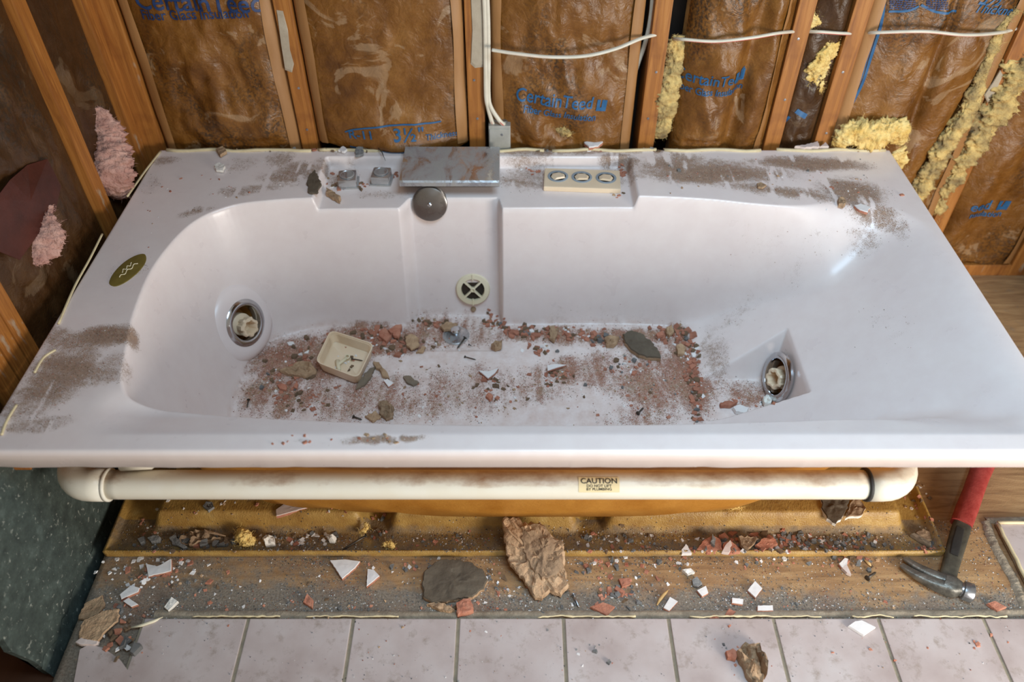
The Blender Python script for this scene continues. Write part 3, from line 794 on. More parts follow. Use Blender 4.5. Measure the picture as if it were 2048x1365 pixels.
dd = np.where((co[:, 2] > .0165) & (co[:, 1] < .885), 0, dd)*(.5+.8*fbm(co[:, 0]*9, co[:, 1]*16, 14, 3))
set_dust(pan, np.clip(dd, 0, 1))

# ------------------------------------------------------------------ walls: sheathing, studs, plates
YF = 1.79; XL = -.93; XR = 1.475
wb = box('wall_back', (.25, 1.895, 1.08), (2.75, .02, 2.6), M['sheath']); tag(wb, 'open framed back wall with bare studs', None, None, 'structure')
wl = box('wall_left', (-1.045, .95, 1.08), (.02, 1.9, 2.6), M['sheath']); tag(wl, 'open framed left wall with bare studs', None, None, 'structure')
wr = box('wall_right', (1.585, 1.45, 1.08), (.02, .9, 2.6), M['sheath']); tag(wr, 'open framed right wall beyond the bathtub', None, None, 'structure')
def stud(wall, cx, cy, w, d, z0=.0, z1=2.3, tw=0.0):
    bm = bmesh.new(); box_bm(bm, (0, 0, (z1-z0)/2), (w, d, z1-z0), .003)
    me = bpy.data.meshes.new('stud'); bm.to_mesh(me); bm.free(); me.materials.append(M['stud'])
    o = bpy.data.objects.new('stud', me); COL.objects.link(o); o.parent = wall; o.location = (cx, cy, z0); o.rotation_euler = (0, 0, tw); return o
SW = .040
for cx in (-.511, -.087, .338, .657, .782, 1.172): stud(wb, cx, YF+.045, SW, .09)
stud(wb, -.915, YF+.045, .065, .09); stud(wb, 1.455, YF+.045, .045, .09)
for cy in (1.528, 1.095, 1.052, 1.008): stud(wl, XL-.045, cy, .09, .042 if cy > 1.2 else .040)
stud(wl, XL-.045, 1.770, .09, .038)
stud(wr, XR+.045, 1.30, .09, .04); stud(wr, XR+.045, 1.70, .09, .04)
box('bottom_plate', (.25, YF+.045, .019), (2.6, .088, .038), M['stud'], wb, .003)
box('bottom_plate', (XR+.045, 1.44, .019), (.088, .60, .038), M['stud'], wr, .003)
box('bottom_plate', (XL-.045, 1.42, .019), (.088, .72, .038), M['stud'], wl, .003)
for i, (cx, z) in enumerate(((-.09, .60), (-.085, .50), (.34, .62), (.335, .50), (.66, .55), (.655, .70), (.78, .62), (.785, .46), (1.17, .5), (-.51, .58), (-.51, .47))):
    o = lathe('nail_head', [(.003, 0), (.003, .0012), (0, .0014)], M['steel_b'], wb, (cx, YF, z), (0, -1, 0), 10); o.location = (0, 0, 0)

def mud(px_pts, label):
    """dried joint compound on a stud face"""
    v = [aty(px, py, YF-.0004) for px, py in px_pts]; m_ = len(v); c_ = sum(v, Vector())/m_
    v2 = v+[c_.lerp(p, .9)-Vector((0, .0022, 0)) for p in v]
    o = pydata('joint_compound', v2, [tuple(range(2*m_-1, m_-1, -1))]+[(i, (i+1) % m_, m_+(i+1) % m_, m_+i) for i in range(m_)], M['mud'], wb)
    o.location = (0, 0, 0); return o
M['mud'] = simple('joint_compound', srgb(168, 152, 130), srgb(186, 172, 150), 30, 0.9, 0.3, 90, 0.003)
mud([(940, -30), (972, -30), (970, 60), (966, 90), (968, 134), (950, 136), (941, 128), (944, 60)], '')
mud([(553, 20), (566, 22), (576, 60), (580, 100), (588, 128), (584, 145), (570, 140), (562, 90)], '')
mud([(1968, 190), (1985, 165), (2000, 140), (2006, 150), (1990, 185), (1975, 206)], '')

# ------------------------------------------------------------------ kraft-faced insulation
def ridged(p, o=3):
    s = 0; a = .6
    for k in range(o):
        s += a*(1-2*abs(mn.noise(p))); p = (p[0]*2.1+3.1, p[1]*2.1, p[2]*2.1+1.7); a *= .5
    return s
def batt(name, x0, x1, z0, z1, bulge, wr_, seed, label, mat=None, feats=(), axis='y', face=None, tabs=(1, 1), sag=0.0, ztorn=None, group='kraft-faced insulation batts', flop=False):
    """paper facing between two studs; returns the surface function depth(u, z)"""
    face = YF if face is None else face
    w = x1-x0
    def depth(u, z):
        t = (u-x0)/w
        prof = max(0, math.sin(math.pi*min(max(t, 0), 1)))**.45
        b = .022-bulge*prof
        b -= 1.5*wr_*prof*(ridged((u*4.6+seed+z*.8, z*2.6, seed*1.7), 3)-.3)+wr_*.7*(ridged((u*13+z*6+seed, z*5-u*3, seed), 3)-.3)*prof
        b -= .5*wr_*prof*mn.noise((u*32+seed, z*16, 3))
        for (fu, fz, ru, rz, am, slope) in feats:
            q2 = (u-fu-slope*(z-fz))/ru; r2 = (z-fz)/rz
            b -= am*math.exp(-q2*q2-r2*r2)
        if axis == 'y' and z < .452 and not flop: b = max(b, -.017+max(0, .004*math.sin(u*90)))
        return b
    nu, nz = max(24, int(w/.0055)), int((z1-z0)/.008)
    v = []; f = []
    for j in range(nz+1):
        for i in range(nu+1):
            u = x0+w*i/nu; z = z0+(z1-z0)*j/nz
            if j == 0: z += .012*mn.noise((u*25, seed, 0))
            dpt = depth(u, z)
            v.append((u, face+dpt, z) if axis == 'y' else (face-dpt if axis == 'xl' else face+dpt, u, z))
    for j in range(nz):
        for i in range(nu):
            a = j*(nu+1)+i; f.append((a, a+1, a+nu+2, a+nu+1))
    root = empty('insulation_batt', v[len(v)//2], label, 'insulation', group)
    o = pydata('paper_facing', v, f, mat or M['kraft'], root, True)
    # fibreglass behind the paper
    back = .075
    vb = []
    for (u, z) in ((x0+.004, z0+.01), (x1-.004, z0+.01), (x1-.004, z1-.01), (x0+.004, z1-.01)):
        for dd_ in (.035, back):
            vb.append((u, face+dd_, z) if axis == 'y' else (face-dd_ if axis == 'xl' else face+dd_, u, z))
    pydata('fibreglass_core', vb, [(0, 2, 4, 6), (1, 7, 5, 3), (0, 1, 3, 2), (2, 3, 5, 4), (4, 5, 7, 6), (6, 7, 1, 0)], M['yellow_dirty'], root)
    # stapling tabs folded along the studs
    if axis == 'y':
        for side, on in zip((-1, 1), tabs):
            if not on: continue
            tv = []; tf = []
            for j in range(40):
                z = z0+.005+(z1-z0-.01)*j/39
                e = x0 if side < 0 else x1
                wob = .004*mn.noise((z*9, seed, side)); inn = .028+.006*mn.noise((z*5, seed+4, side))
                tv += [(e-side*(.002), face+.012+wob, z), (e-side*(.010+wob), face+.001+.6*wob, z), (e-side*inn, face+.004+wob+min(0, depth(e-side*inn, z)-.008), z)]
            for j in range(39):
                for k in range(2): tf.append((j*3+k, j*3+k+1, j*3+k+4, j*3+k+3))
            pydata('stapling_tab', tv, tf, M['tab'], root, True)
    return root, depth
def print_on(root, depth, body, size, px, py, tilt=0.0, mat='ink', shear=0.0, face=YF, align='LEFT', sx=1.0, sag=0.0):
    """lettering following the paper"""
    p = aty(px, py, face-.02); t_ = refine(flat_text(body, size, align), .012)
    ca, sa = math.cos(tilt), math.sin(tilt)
    for vt in t_.vertices:
        a, b = vt.co.x*sx+vt.co.y*shear, vt.co.y
        u = p.x+a*ca-b*sa; z = p.z+a*sa+b*ca-sag*a*a
        vt.co = (u, face+depth(u, z)-.0022, z)
    o = link('lettering', t_, M[mat], root); return o
def stripe_on(root, depth, pts, w, mat='ink', face=YF):
    P3 = catmull([(aty(px, py, face-.02).x, aty(px, py, face-.02).z) for px, py in pts], 10); v = []; f = []
    for i, p in enumerate(P3):
        t = P3[min(i+1, len(P3)-1)]-P3[max(i-1, 0)]; t = t/np.linalg.norm(t); nn = (-t[1], t[0])
        for s in (-1, 1):
            u = p[0]+nn[0]*s*w/2; z = p[1]+nn[1]*s*w/2; v.append((u, face+depth(u, z)-.0020, z))
    for i in range(len(P3)-1): f.append((2*i, 2*i+1, 2*i+3, 2*i+2))
    return pydata('printed_stripe', v, f, M[mat], root, True)
def logo_on(root, depth, px, py, w, h, tilt=0.0, face=YF):
    p = aty(px, py, face-.02); ca, sa = math.cos(tilt), math.sin(tilt); v = []; f = []
    m = 6
    for j in range(m+1):
        for i in range(m+1):
            a = w*i/m; b = h*j/m; u = p.x+a*ca-b*sa; z = p.z+a*sa+b*ca
            v.append((u, face+depth(u, z)-.0020, z))
    for j in range(m):
        for i in range(m):
            if i == 2 and j > 1: continue
            f.append((j*(m+1)+i, j*(m+1)+i+1, (j+1)*(m+1)+i+1, (j+1)*(m+1)+i))
    return pydata('printed_logo', v, f, M['ink'], root, True)
B1, d1 = batt('b', -.880, -.533, .25, 1.5, .026, .015, 3.3, 'brown paper insulation batt with blue lettering nearest the left corner', feats=[(-.72, .50, .06, .05, .018, .3), (-.60, .50, .03, .09, .014, .25)])
B2, d2 = batt('b', -.489, -.109, .428, 1.5, .034, .006, 8.1, 'broad brown paper insulation batt behind the chrome spout marked 3½ inch', feats=[(-.32, .49, .14, .04, .018, 0), (-.27, .437, .10, .022, .030, 0)], flop=True)
B3, d3 = batt('b', -.050, .300, .40, 1.5, .022, .015, 12.6, 'creased brown paper insulation batt beside the metal electrical box', tabs=(1, 1), feats=[(.10, .55, .10, .06, .016, 0), (.06, .47, .03, .08, .020, -.7)])
B4, d4 = batt('b', .400, .637, .25, 1.5, .036, .015, 17.9, 'crumpled brown paper batt with mould specks left of the two close studs', tabs=(0, 1), feats=[(.47, .58, .05, .3, .018, 0), (.545, .56, .02, .3, -.030, .05), (.60, .58, .04, .3, .014, 0)])
B5, d5 = batt('b', .677, .762, .25, 1.5, .010, .014, 22.4, 'narrow torn paper batt squeezed between the two close studs', mat=M['kraft_shaded'], tabs=(0, 0))
B6, d6 = batt('b', .802, 1.152, .10, 1.5, .028, .007, 27.2, 'wide brown paper batt with a long blue double stripe', tabs=(1, 1), feats=[(.99, .60, .012, .3, -.022, -.02), (1.03, .62, .04, .07, .012, .2), (1.10, .55, .012, .3, -.02, .18)])
B7, d7 = batt('b', 1.192, 1.432, .04, 1.5, .016, .008, 33.5, 'brown paper batt low beyond the right end of the bathtub', tabs=(0, 1), feats=[(1.24, .25, .03, .2, .014, .15), (1.42, .15, .04, .12, .012, 0)])
L1, e1 = batt('b', 1.551, 1.750, .30, 1.6, .004, .010, 41.0, 'shade-coloured brown paper batt in the left corner behind pink fibreglass', mat=M['kraft_shaded'], axis='xl', face=XL)
L2, e2 = batt('b', 1.118, 1.505, .22, 1.6, .010, .014, 46.0, 'shade-coloured brown paper batt with a torn pink hole on the left wall', mat=M['kraft_shaded'], axis='xl', face=XL)
L3, e3 = batt('b', .60, .985, .25, 1.6, .004, .010, 52.0, 'shade-coloured brown paper batt at the near end of the left wall', mat=M['kraft_shaded'], axis='xl', face=XL)
R1, g1 = batt('b', 1.325, 1.675, .05, 1.6, .006, .010, 58.0, 'brown paper batt on the right wall beyond the bathtub', axis='xr', face=XR)
# lettering
print_on(B1, d1, 'CertainTeed', .058, 268, 22, -.03, 'ink_dark', sx=.95)
print_on(B1, d1, 'Fiber Glass Insulation', .0305, 280, 44, .02, 'ink_dark', sx=.92)
print_on(B2, d2, 'R-11', .034, 698, 276, .04); print_on(B2, d2, '3½"', .046, 788, 277, .02); print_on(B2, d2, 'Thickness', .020, 852, 277, 0)
stripe_on(B2, d2, [(690, 264), (720, 254), (790, 247), (882, 246)], .004); stripe_on(B2, d2, [(700, 293), (760, 295), (850, 292)], .004)
print_on(B3, d3, 'CertainTeed', .045, 1030, 202, -.13, sx=.82); print_on(B3, d3, 'Fiber Glass Insulation', .026, 1046, 224, -.16, 'ink', sx=.80)
logo_on(B3, d3, 1192, 226, .024, .030, -.1)
print_on(B4, d4, 'CertainTeed', .040, 1352, 166, .0, sx=.80); print_on(B4, d4, 'Fiber Glass Insulation', .026, 1352, 187, 0, sx=.72); logo_on(B4, d4, 1468, 164, .026, .030, .1)
print_on(B7, d7, 'eed', .040, 1942, 427, 0); print_on(B7, d7, 'nsulation', .026, 1940, 441, -.03); logo_on(B7, d7, 1998, 430, .030, .030, 0)
print_on(B6, d6, '3½"', .040, 1960, 12, -.10, shear=.2); print_on(B6, d6, 'Thickness', .029, 1950, 28, -.12, shear=.2)
def print_dashes(root, depth, px0, px1, py, h, seed, tilt=0.0, face=YF):
    """print too small to read: broken lines of ink"""
    r = random.Random(seed); v = []; f = []; px = px0
    while px < px1:
        w = r.uniform(3, 9); e = min(px+w, px1)
        for q in (px, e):
            p = aty(q, py+tilt*(q-px0), face-.02)
            for s_ in (-.5, .5): v.append((p.x, face+depth(p.x, p.z+s_*h)-.0020, p.z+s_*h))
        k = len(v)-4; f.append((k, k+2, k+3, k+1)); px = e+r.uniform(1.2, 2.5)
    return pydata('fine_print', v, f, M['ink_dark'], root)
for k in range(7):
    print_dashes(B6, d6, 1786, 1836, 24-k*4.2, .0028, k)
    print_dashes(B6, d6, 1856, 1900, 20-k*4.2, .0028, k+20, .05)
stripe_on(B6, d6, [(1784, 31), (1820, 27), (1842, 17)], .005); stripe_on(B6, d6, [(1846, 14), (1880, 28), (1920, 30)], .005)
for off in (0, 7): stripe_on(B6, d6, [(1772+off, -20), (1764+off, 50), (1742+off, 120), (1722+off, 180), (1698+off, 230), (1684+off, 285)], .006)
stripe_on(B5, d5, [(1560, 277), (1585, 245)], .006); stripe_on(B5, d5, [(1598, 232), (1618, 244)], .012)

# fluffy fibreglass
def fluff(name, path, rad, mat, seed, label=None, cat='insulation', parent=None, group=None, flat=.6, fibres=120, amp=.45):
    pts = catmull(path, 22); n = len(pts); rr = np.interp(np.linspace(0, 1, n), np.linspace(0, 1, len(rad)), rad)
    seg = 44; fibres *= 4; v = []; f = []; up = Vector((0, -1, 0)); r = random.Random(seed)
    for i, p in enumerate(pts):
        p = Vector(p); t = (Vector(pts[min(i+1, n-1)])-Vector(pts[max(i-1, 0)])).normalized()
        x = t.cross(up).normalized(); y = x.cross(t)
        for k in range(seg):
            a = 2*math.pi*k/seg; dirv = x*math.cos(a)+y*math.sin(a)*flat
            q3 = p+dirv*rr[i]
            s = 1+amp*1.3*mn.noise(q3*22+Vector((seed, 0, 0)))+amp*1.0*mn.noise(q3*60+Vector((0, seed, 0)))+amp*.8*mn.noise(q3*150)+amp*.6*mn.noise(q3*360)
            v.append(p+dirv*rr[i]*s)
    for i in range(n-1):
        for k in range(seg):
            l = (k+1) % seg; f.append((i*seg+k, i*seg+l, (i+1)*seg+l, (i+1)*seg+k))
    f += [tuple(range(seg-1, -1, -1)), tuple(range((n-1)*seg, n*seg))]
    nv = len(v)
    for _ in range(fibres):       # loose fibres standing off the surface
        b = v[r.randrange(nv)]; i = 0
        d_ = Vector((r.gauss(0, 1), r.gauss(-.4, 1), r.gauss(0, 1))).normalized(); ln_ = r.uniform(.004, .016)
        sd = d_.cross(Vector((r.gauss(0, 1), r.gauss(0, 1), r.gauss(0, 1)))).normalized()*.0004
        bend = Vector((r.gauss(0, 1), r.gauss(0, 1), r.gauss(0, 1)))*ln_*.25
        k0 = len(v); m_ = b+d_*ln_*.5+bend; e_ = b+d_*ln_
        v += [b-sd, b+sd, m_+sd*.8, m_-sd*.8, e_]
        f += [(k0, k0+1, k0+2, k0+3), (k0+3, k0+2, k0+4)]
    if parent is not None:
        return pydata(name, v, f, mat, parent, True)
    o = pydata(name, [Vector(q)-Vector(pts[-1]) for q in v], f, mat, None, True, loc=Vector(pts[-1])); return tag(o, label, cat, group)
def wy(px, py, dy=0.0): return tuple(aty(px, py, YF+dy))
fluff('exposed_fibreglass', [wy(1358, 70, .03), wy(1352, 110, .02), wy(1342, 170, .012), wy(1330, 225, .012), wy(1318, 275, .015)], [.018, .022, .026, .024, .012], M['yellow_dirty'], 4, parent=B4)
fluff('exposed_fibreglass', [wy(1634, 10, .03), wy(1626, 40, .02), wy(1618, 62, .03)], [.02, .02, .008], M['yellow'], 5, parent=B5)
fluff('exposed_fibreglass', [wy(1672, 70, .015), wy(1652, 105, .012), wy(1632, 140, .010), wy(1634, 165, .012), wy(1640, 185, .015)], [.014, .020, .023, .018, .008], M['yellow'], 6, parent=B5, fibres=160)
fluff('exposed_fibreglass', [wy(1700, 0, .03), wy(1688, 40, .03), wy(1675, 66, .03)], [.006, .006, .007], M['yellow_dirty'], 7, parent=B5, fibres=50)
fluff('exposed_fibreglass', [wy(1520, 262, .02), wy(1512, 280, .01), wy(1508, 290, .01)], [.006, .010, .010], M['yellow'], 8, parent=B4, fibres=40)
fluff('exposed_fibreglass', [wy(2036, 20, .0), wy(2000, 60, .0), wy(1985, 100, -.003), wy(1966, 150, -.006), wy(1940, 210, -.008), wy(1905, 270, -.008), wy(1870, 330, -.006), wy(1840, 375, -.004), wy(1815, 410, 0)], [.008, .009, .010, .012, .019, .026, .026, .026, .018], M['yellow_dirty'], 9, parent=B6, fibres=400)
fluff('exposed_fibreglass', [wy(2062, 100, .015), wy(2030, 150, .01), wy(2000, 205, .008), wy(1965, 260, .006), wy(1935, 310, .006), wy(1910, 355, .006), wy(1885, 400, .008), wy(1872, 450, .012)], [.035, .040, .038, .034, .026, .024, .018, .010], M['yellow_dirty'], 10, parent=B7, fibres=500)
fluff('exposed_fibreglass', [wy(592, 175, .04), wy(586, 215, .03), wy(572, 262, .022), wy(585, 268, .012)], [.008, .012, .011, .012], M['yellow_dirty'], 11, parent=B1, fibres=80)
fluff('fibreglass_clump', [wy(1668, 292, -.012), wy(1705, 268, -.020), wy(1750, 268, -.024), wy(1790, 262, -.020), wy(1806, 285, -.012)], [.016, .034, .038, .030, .012], M['yellow'], 12, 'torn clump of bright yellow fibreglass behind the back right rim corner', group=None, fibres=260)
fluff('fibreglass_clump', [wy(1790, 300, -.006), wy(1800, 322, .004), wy(1812, 350, .012)], [.02, .022, .010], M['yellow'], 13, 'yellow fibreglass tail hanging below the right rim corner', fibres=120)
fluff('fibreglass_clump', [wy(1112, 258, -.006), wy(1128, 262, -.010), wy(1140, 270, -.004)], [.006, .012, .006], M['yellow_dirty'], 14, 'small yellow fibreglass wisp above the switch plate recess', fibres=60)
def wx(px, py, dx=0.0): return tuple(atx(px, py, XL+dx))
fluff('fibreglass_clump', [wx(190, 215, -.015), wx(208, 260, -.008), wx(216, 310, .0), wx(220, 350, .004), wx(236, 392, .0)], [.012, .040, .056, .052, .022], M['pink'], 15, 'pink fibreglass spilling out beside the left corner stud', fibres=300, flat=.5, amp=.30)
fluff('fibreglass_clump', [wx(95, 420, .0), wx(88, 450, .006), wx(80, 490, .006), wx(66, 530, .0)], [.020, .034, .036, .014], M['pink'], 16, 'pink fibreglass showing through the torn left wall paper', fibres=200, flat=.4, amp=.30)
# maroon torn facing round the hole
pts = [(55, 330), (95, 318), (122, 372), (112, 420), (40, 520), (-10, 500), (-10, 400), (20, 360)]
v = [Vector(wx(px, py, .006+.010*mn.noise((px*.02, py*.02, 0)))) for px, py in pts]; cc = sum(v, Vector())/len(v)
v2 = v+[cc+Vector((.006, 0, 0))]+[p-Vector((.0015, 0, 0)) for p in v]
pydata('torn_flap', v2, [(i, (i+1) % 8, 8) for i in range(8)]+[tuple(range(16, 8, -1))], M['foil'], L2)

# ------------------------------------------------------------------ cables and electrical box
def cable(px_list, r, label, pr=True, print_mat='redink', parent=None, name='electrical_cable'):
    pts = catmull([wy(px, py, dy) for px, py, dy in px_list], 10)
    root = empty(name, tuple(pts[0]), label, 'cable')
    tube('sheath', pts, r, M['cable'], root, 12, flat=.62)
    if pr:
        v = []; f = []
        sub = pts[int(len(pts)*pr[0]):max(int(len(pts)*pr[1]), int(len(pts)*pr[0])+3)]
        for p in sub:
            for s in (.35, -.35): v.append((p[0], p[1]-r*.93*.98, p[2]+s*r*.7))
        for i in range(len(sub)-1): f.append((2*i, 2*i+2, 2*i+3, 2*i+1))
        pydata('red_print', v, f, M[print_mat], root)
    return root
cable([(984, 100, -.030), (1030, 107, -.040), (1100, 114, -.042), (1170, 112, -.042), (1230, 98, -.036), (1285, 76, -.012), (1330, 66, .02)], .0058, 'white cable sagging across the bay right of the centre stud', (.0, .35))
cable([(1350, 78, .02), (1368, 79, -.030), (1430, 83, -.046), (1500, 76, -.050), (1560, 66, -.030), (1600, 63, .022), (1640, 64, -.004), (1690, 67, .0), (1725, 66, .022), (1760, 65, -.020), (1850, 63, -.040), (1930, 70, -.036), (1995, 66, -.012), (2035, 56, .02)], .0062, 'white cable with red print threaded through the right studs', (.0, 1.0))
cable([(972, -60, -.006), (976, 40, -.006), (977, 120, -.006), (977, 190, -.008), (982, 215, -.014), (998, 240, -.020), (1008, 250, -.016)], .0052, 'right hand white cable running down beside the centre stud', (.86, 1.0))
cable([(966, -60, -.006), (970, 40, -.006), (971, 120, -.006), (972, 190, -.010), (976, 215, -.012), (982, 238, -.012), (986, 250, -.010)], .0052, 'left hand white cable running down against the centre stud', (.86, 1.0))
cable([(1308, -40, .03), (1302, 30, .03), (1292, 80, .03), (1275, 130, .035), (1262, 170, .05)], .0055, 'grey white cable slack beside the dark stud gap', None)
A = aty(977, 252, YF-.022); Bx = aty(1021, 252, YF-.022); Cx = aty(977, 288, YF-.022)
eb = empty('electrical_box', ((A.x+Bx.x)/2, YF-.002, Cx.z), 'galvanised metal electrical box at the back of the rim beside the centre stud', 'box')
cxx = (A.x+Bx.x)/2; hh = A.z-Cx.z+.03; ww = Bx.x-A.x
bm = bmesh.new(); box_bm(bm, (cxx, YF+.000, A.z-hh/2), (ww, .045, hh), .002); from_bm('body', bm, M['galv'], eb)
box('cover', (cxx, YF-.0235, A.z-hh/2-.004), (ww*.92, .003, hh*.9), M['galv'], eb, .001)
lathe('screw', [(.003, 0), (.003, .0015), (0, .0018)], M['steel_b'], eb, (cxx+.006, YF-.025, A.z-.022), (0, -1, 0), 12)
lathe('clamp', [(.008, -.004), (.008, .004), (.006, .006), (0, .006)], M['steel'], eb, (cxx+.012, YF-.006, A.z), (0, 0, 1), 16)

# ------------------------------------------------------------------ green wallboard remnant at the left
gp = [(.624, .383), (1.06, .383), (1.06, -.10), (.80, -.085), (.655, -.075), (.645, -.03), (.640, .03), (.630, .075), (.622, .11), (.628, .15), (.58, .165), (.56, .383)]
v = []; f = []; nzg, nyg = 40, 44
bm = bmesh.new()
front = [bm.verts.new((-.876+.002*mn.noise((y*14, z*14, 0)), y, z)) for y, z in gp]; back = [bm.verts.new((-.889, y, z)) for y, z in gp]
m = len(gp); bm.faces.new(front); bm.faces.new(back[::-1])
for i in range(m): bm.faces.new((front[i], back[i], back[(i+1) % m], front[(i+1) % m]))
bmesh.ops.triangulate(bm, faces=[fc for fc in bm.faces if len(fc.verts) > 4])
bmesh.ops.recalc_face_normals(bm, faces=bm.faces)
gb = empty('wallboard', (-.882, .80, -.1), 'torn dark green wallboard remnant at the left under the rim', 'wallboard')
from_bm('board', bm, M['green'], gb)
v = []; f = []
for i in range(22):
    t = i/21; y = .64+.40*t; zb = -.06+.02*mn.noise((t*9, 0, 0))
    for k, (dx, dz) in enumerate(((.0005, .06), (.006, .035), (.010, .0), (.004, -.03))):
        v.append((-.876+dx+.004*mn.noise((t*14, k, 2)), y, zb+dz+.01*mn.noise((t*20, k*2, 5))))
for i in range(21):
    for k in range(3): f.append((i*4+k, i*4+k+1, i*4+5+k, i*4+4+k))
pydata('peeling_paper', v, f, M['green'], gb, True)
bk = box('wood_block', (-.862, .90, .355), (.03, .10, .05), M['stud'], None, .002); tag(bk, 'orange wood block wedged under the front left rim corner', 'block')
# ------------------------------------------------------------------ hammer
hz = .016
def fl(px, py, z=hz): return atz(px, py, z)
hr = empty('hammer', tuple(fl(1880, 1165, 0)), 'claw hammer with red rubber grip lying beside the base pan corner', 'hammer')
# head, outlined in its own plane and given a rounded body
def loft(name, path, wid, hgt, mat, parent, seg=16, sq=.55):
    pts = [Vector(p) for p in path]; v = []; f = []; n = len(pts)
    for i, p in enumerate(pts):
        t = (pts[min(i+1, n-1)]-pts[max(i-1, 0)]); t.normalize(); side = Vector((0, 0, 1)).cross(t).normalized(); up = t.cross(side)
        for k in range(seg):
            a = 2*math.pi*k/seg; ca, sa = math.cos(a), math.sin(a)
            ca = math.copysign(abs(ca)**sq, ca); sa = math.copysign(abs(sa)**sq, sa)
            v.append(p+side*ca*wid[i]/2+up*sa*hgt[i]/2)
    for i in range(n-1):
        for k in range(seg):
            l = (k+1) % seg; f.append((i*seg+k, i*seg+l, (i+1)*seg+l, (i+1)*seg+k))
    f += [tuple(range(seg-1, -1, -1)), tuple(range((n-1)*seg, n*seg))]
    bm = bmesh.new()
    for p in v: bm.verts.new(p)
    bm.verts.ensure_lookup_table()
    for q in f: bm.faces.new([bm.verts[k] for k in q])
    bmesh.ops.recalc_face_normals(bm, faces=bm.faces)
    return sharp(from_bm(name, bm, mat, parent), 45)
def interp(vals, n): return list(np.interp(np.linspace(0, 1, n), np.linspace(0, 1, len(vals)), vals))
# two claw prongs and the cheek
cl = catmull([tuple(fl(1806, 1124, .012)), tuple(fl(1832, 1142, .016)), tuple(fl(1865, 1160, .018)), tuple(fl(1893, 1171, .018))], 6)
off = Vector((.0, .0, 0)); dv = Vector(cl[-1])-Vector(cl[0]); sd = Vector((-dv.y, dv.x, 0)).normalized()
for s in (-1, 1):
    pts = [Vector(p)+sd*s*(.0100-.002*i/len(cl)) for i, p in enumerate(cl)]
    loft('claw', pts, interp([.012, .016, .021, .023], len(cl)), interp([.007, .014, .024, .030], len(cl)), M['steel'], hr, 14)
hd = [fl(1886, 1167, .018), fl(1897, 1172, .018), fl(1907, 1175, .018), fl(1914, 1177, .018), fl(1920, 1179, .018)]
loft('head', hd, [.036, .042, .040, .032, .027], [.032, .034, .034, .030, .027], M['steel'], hr, 20)
pk = [fl(1918, 1178, .018), fl(1924, 1180, .018), fl(1926, 1181, .018), fl(1943, 1187, .018), fl(1946, 1188, .018)]
loft('striking_face', pk, [.026, .028, .038, .039, .034], [.026, .028, .035, .036, .032], M['steel_b'], hr, 24, .9)
nk = [fl(1892, 1165, .018), fl(1899, 1140, .018), fl(1910, 1100, .019), fl(1921, 1062, .021), fl(1930, 1032, .022)]
loft('neck', nk, [.032, .031, .034, .036, .034], [.022, .020, .020, .022, .022], M['neck'], hr, 18)
ins = [fl(1908, 1110, .031), fl(1914, 1084, .0325), fl(1921, 1056, .0335)]
loft('neck_groove', ins, [.016, .018, .016], [.002, .002, .002], M['black'], hr, 12)
gr = catmull([tuple(fl(1922, 1050, .022)), tuple(fl(1934, 1018, .024)), tuple(fl(1946, 986, .026)), tuple(fl(1957, 955, .028)), tuple(fl(1972, 920, .028)), tuple(fl(1994, 885, .028)), tuple(fl(2012, 860, .028))], 8)
loft('grip', gr, interp([.042, .043, .041, .042, .046, .048, .040], len(gr)), interp([.030, .034, .034, .034, .036, .036, .030], len(gr)), M['grip'], hr, 24, .8)

# ------------------------------------------------------------------ cream soap tray
tzz = BOT+.036
cor = [atz(661, 660, tzz), atz(749, 688, tzz), atz(716, 757, tzz), atz(630, 724, tzz)]
cen_ = sum(cor, Vector())/4
so = empty('soap_tray', (cen_.x, cen_.y, BOT), 'cream plastic soap tray with ribbed sides lying in the bathtub', 'tray')
def rr_ring(scale, z, n=9, rad=.16):
    """rounded quad following the four corners"""
    out = []
    for i in range(4):
        p = cor[i]; a = cor[i-1]; b = cor[(i+1) % 4]
        s0 = p.lerp(a, rad); s1 = p.lerp(b, rad)
        for k in range(n):
            t = k/(n-1); q = s0*(1-t)**2+p*2*t*(1-t)+s1*t*t
            out.append(Vector((cen_.x+(q.x-cen_.x)*scale, cen_.y+(q.y-cen_.y)*scale, z)))
        for k in range(1, 14):
            t = k/14; q = s1.lerp(b.lerp(p, rad), t)
            out.append(Vector((cen_.x+(q.x-cen_.x)*scale, cen_.y+(q.y-cen_.y)*scale, z)))
    return out
rings = [(.0, BOT+.004), (.86, BOT+.003), (.90, BOT+.006), (.985, tzz-.003), (1.0, tzz), (.955, tzz), (.945, tzz-.004), (.87, BOT+.010), (.84, BOT+.0075), (0, BOT+.0075)]
v = []; f = []; nr = len(rr_ring(1, 0))
for sc, z in rings: v += rr_ring(sc, z)
for i in range(len(rings)-1):
    for k in range(nr): f.append((i*nr+k, i*nr+(k+1) % nr, (i+1)*nr+(k+1) % nr, (i+1)*nr+k))
sharp(pydata('dish', v, f, M['cream'], so), 50)
top = rr_ring(.950, tzz-.004); bot_ = rr_ring(.878, BOT+.011)
v = []; f = []
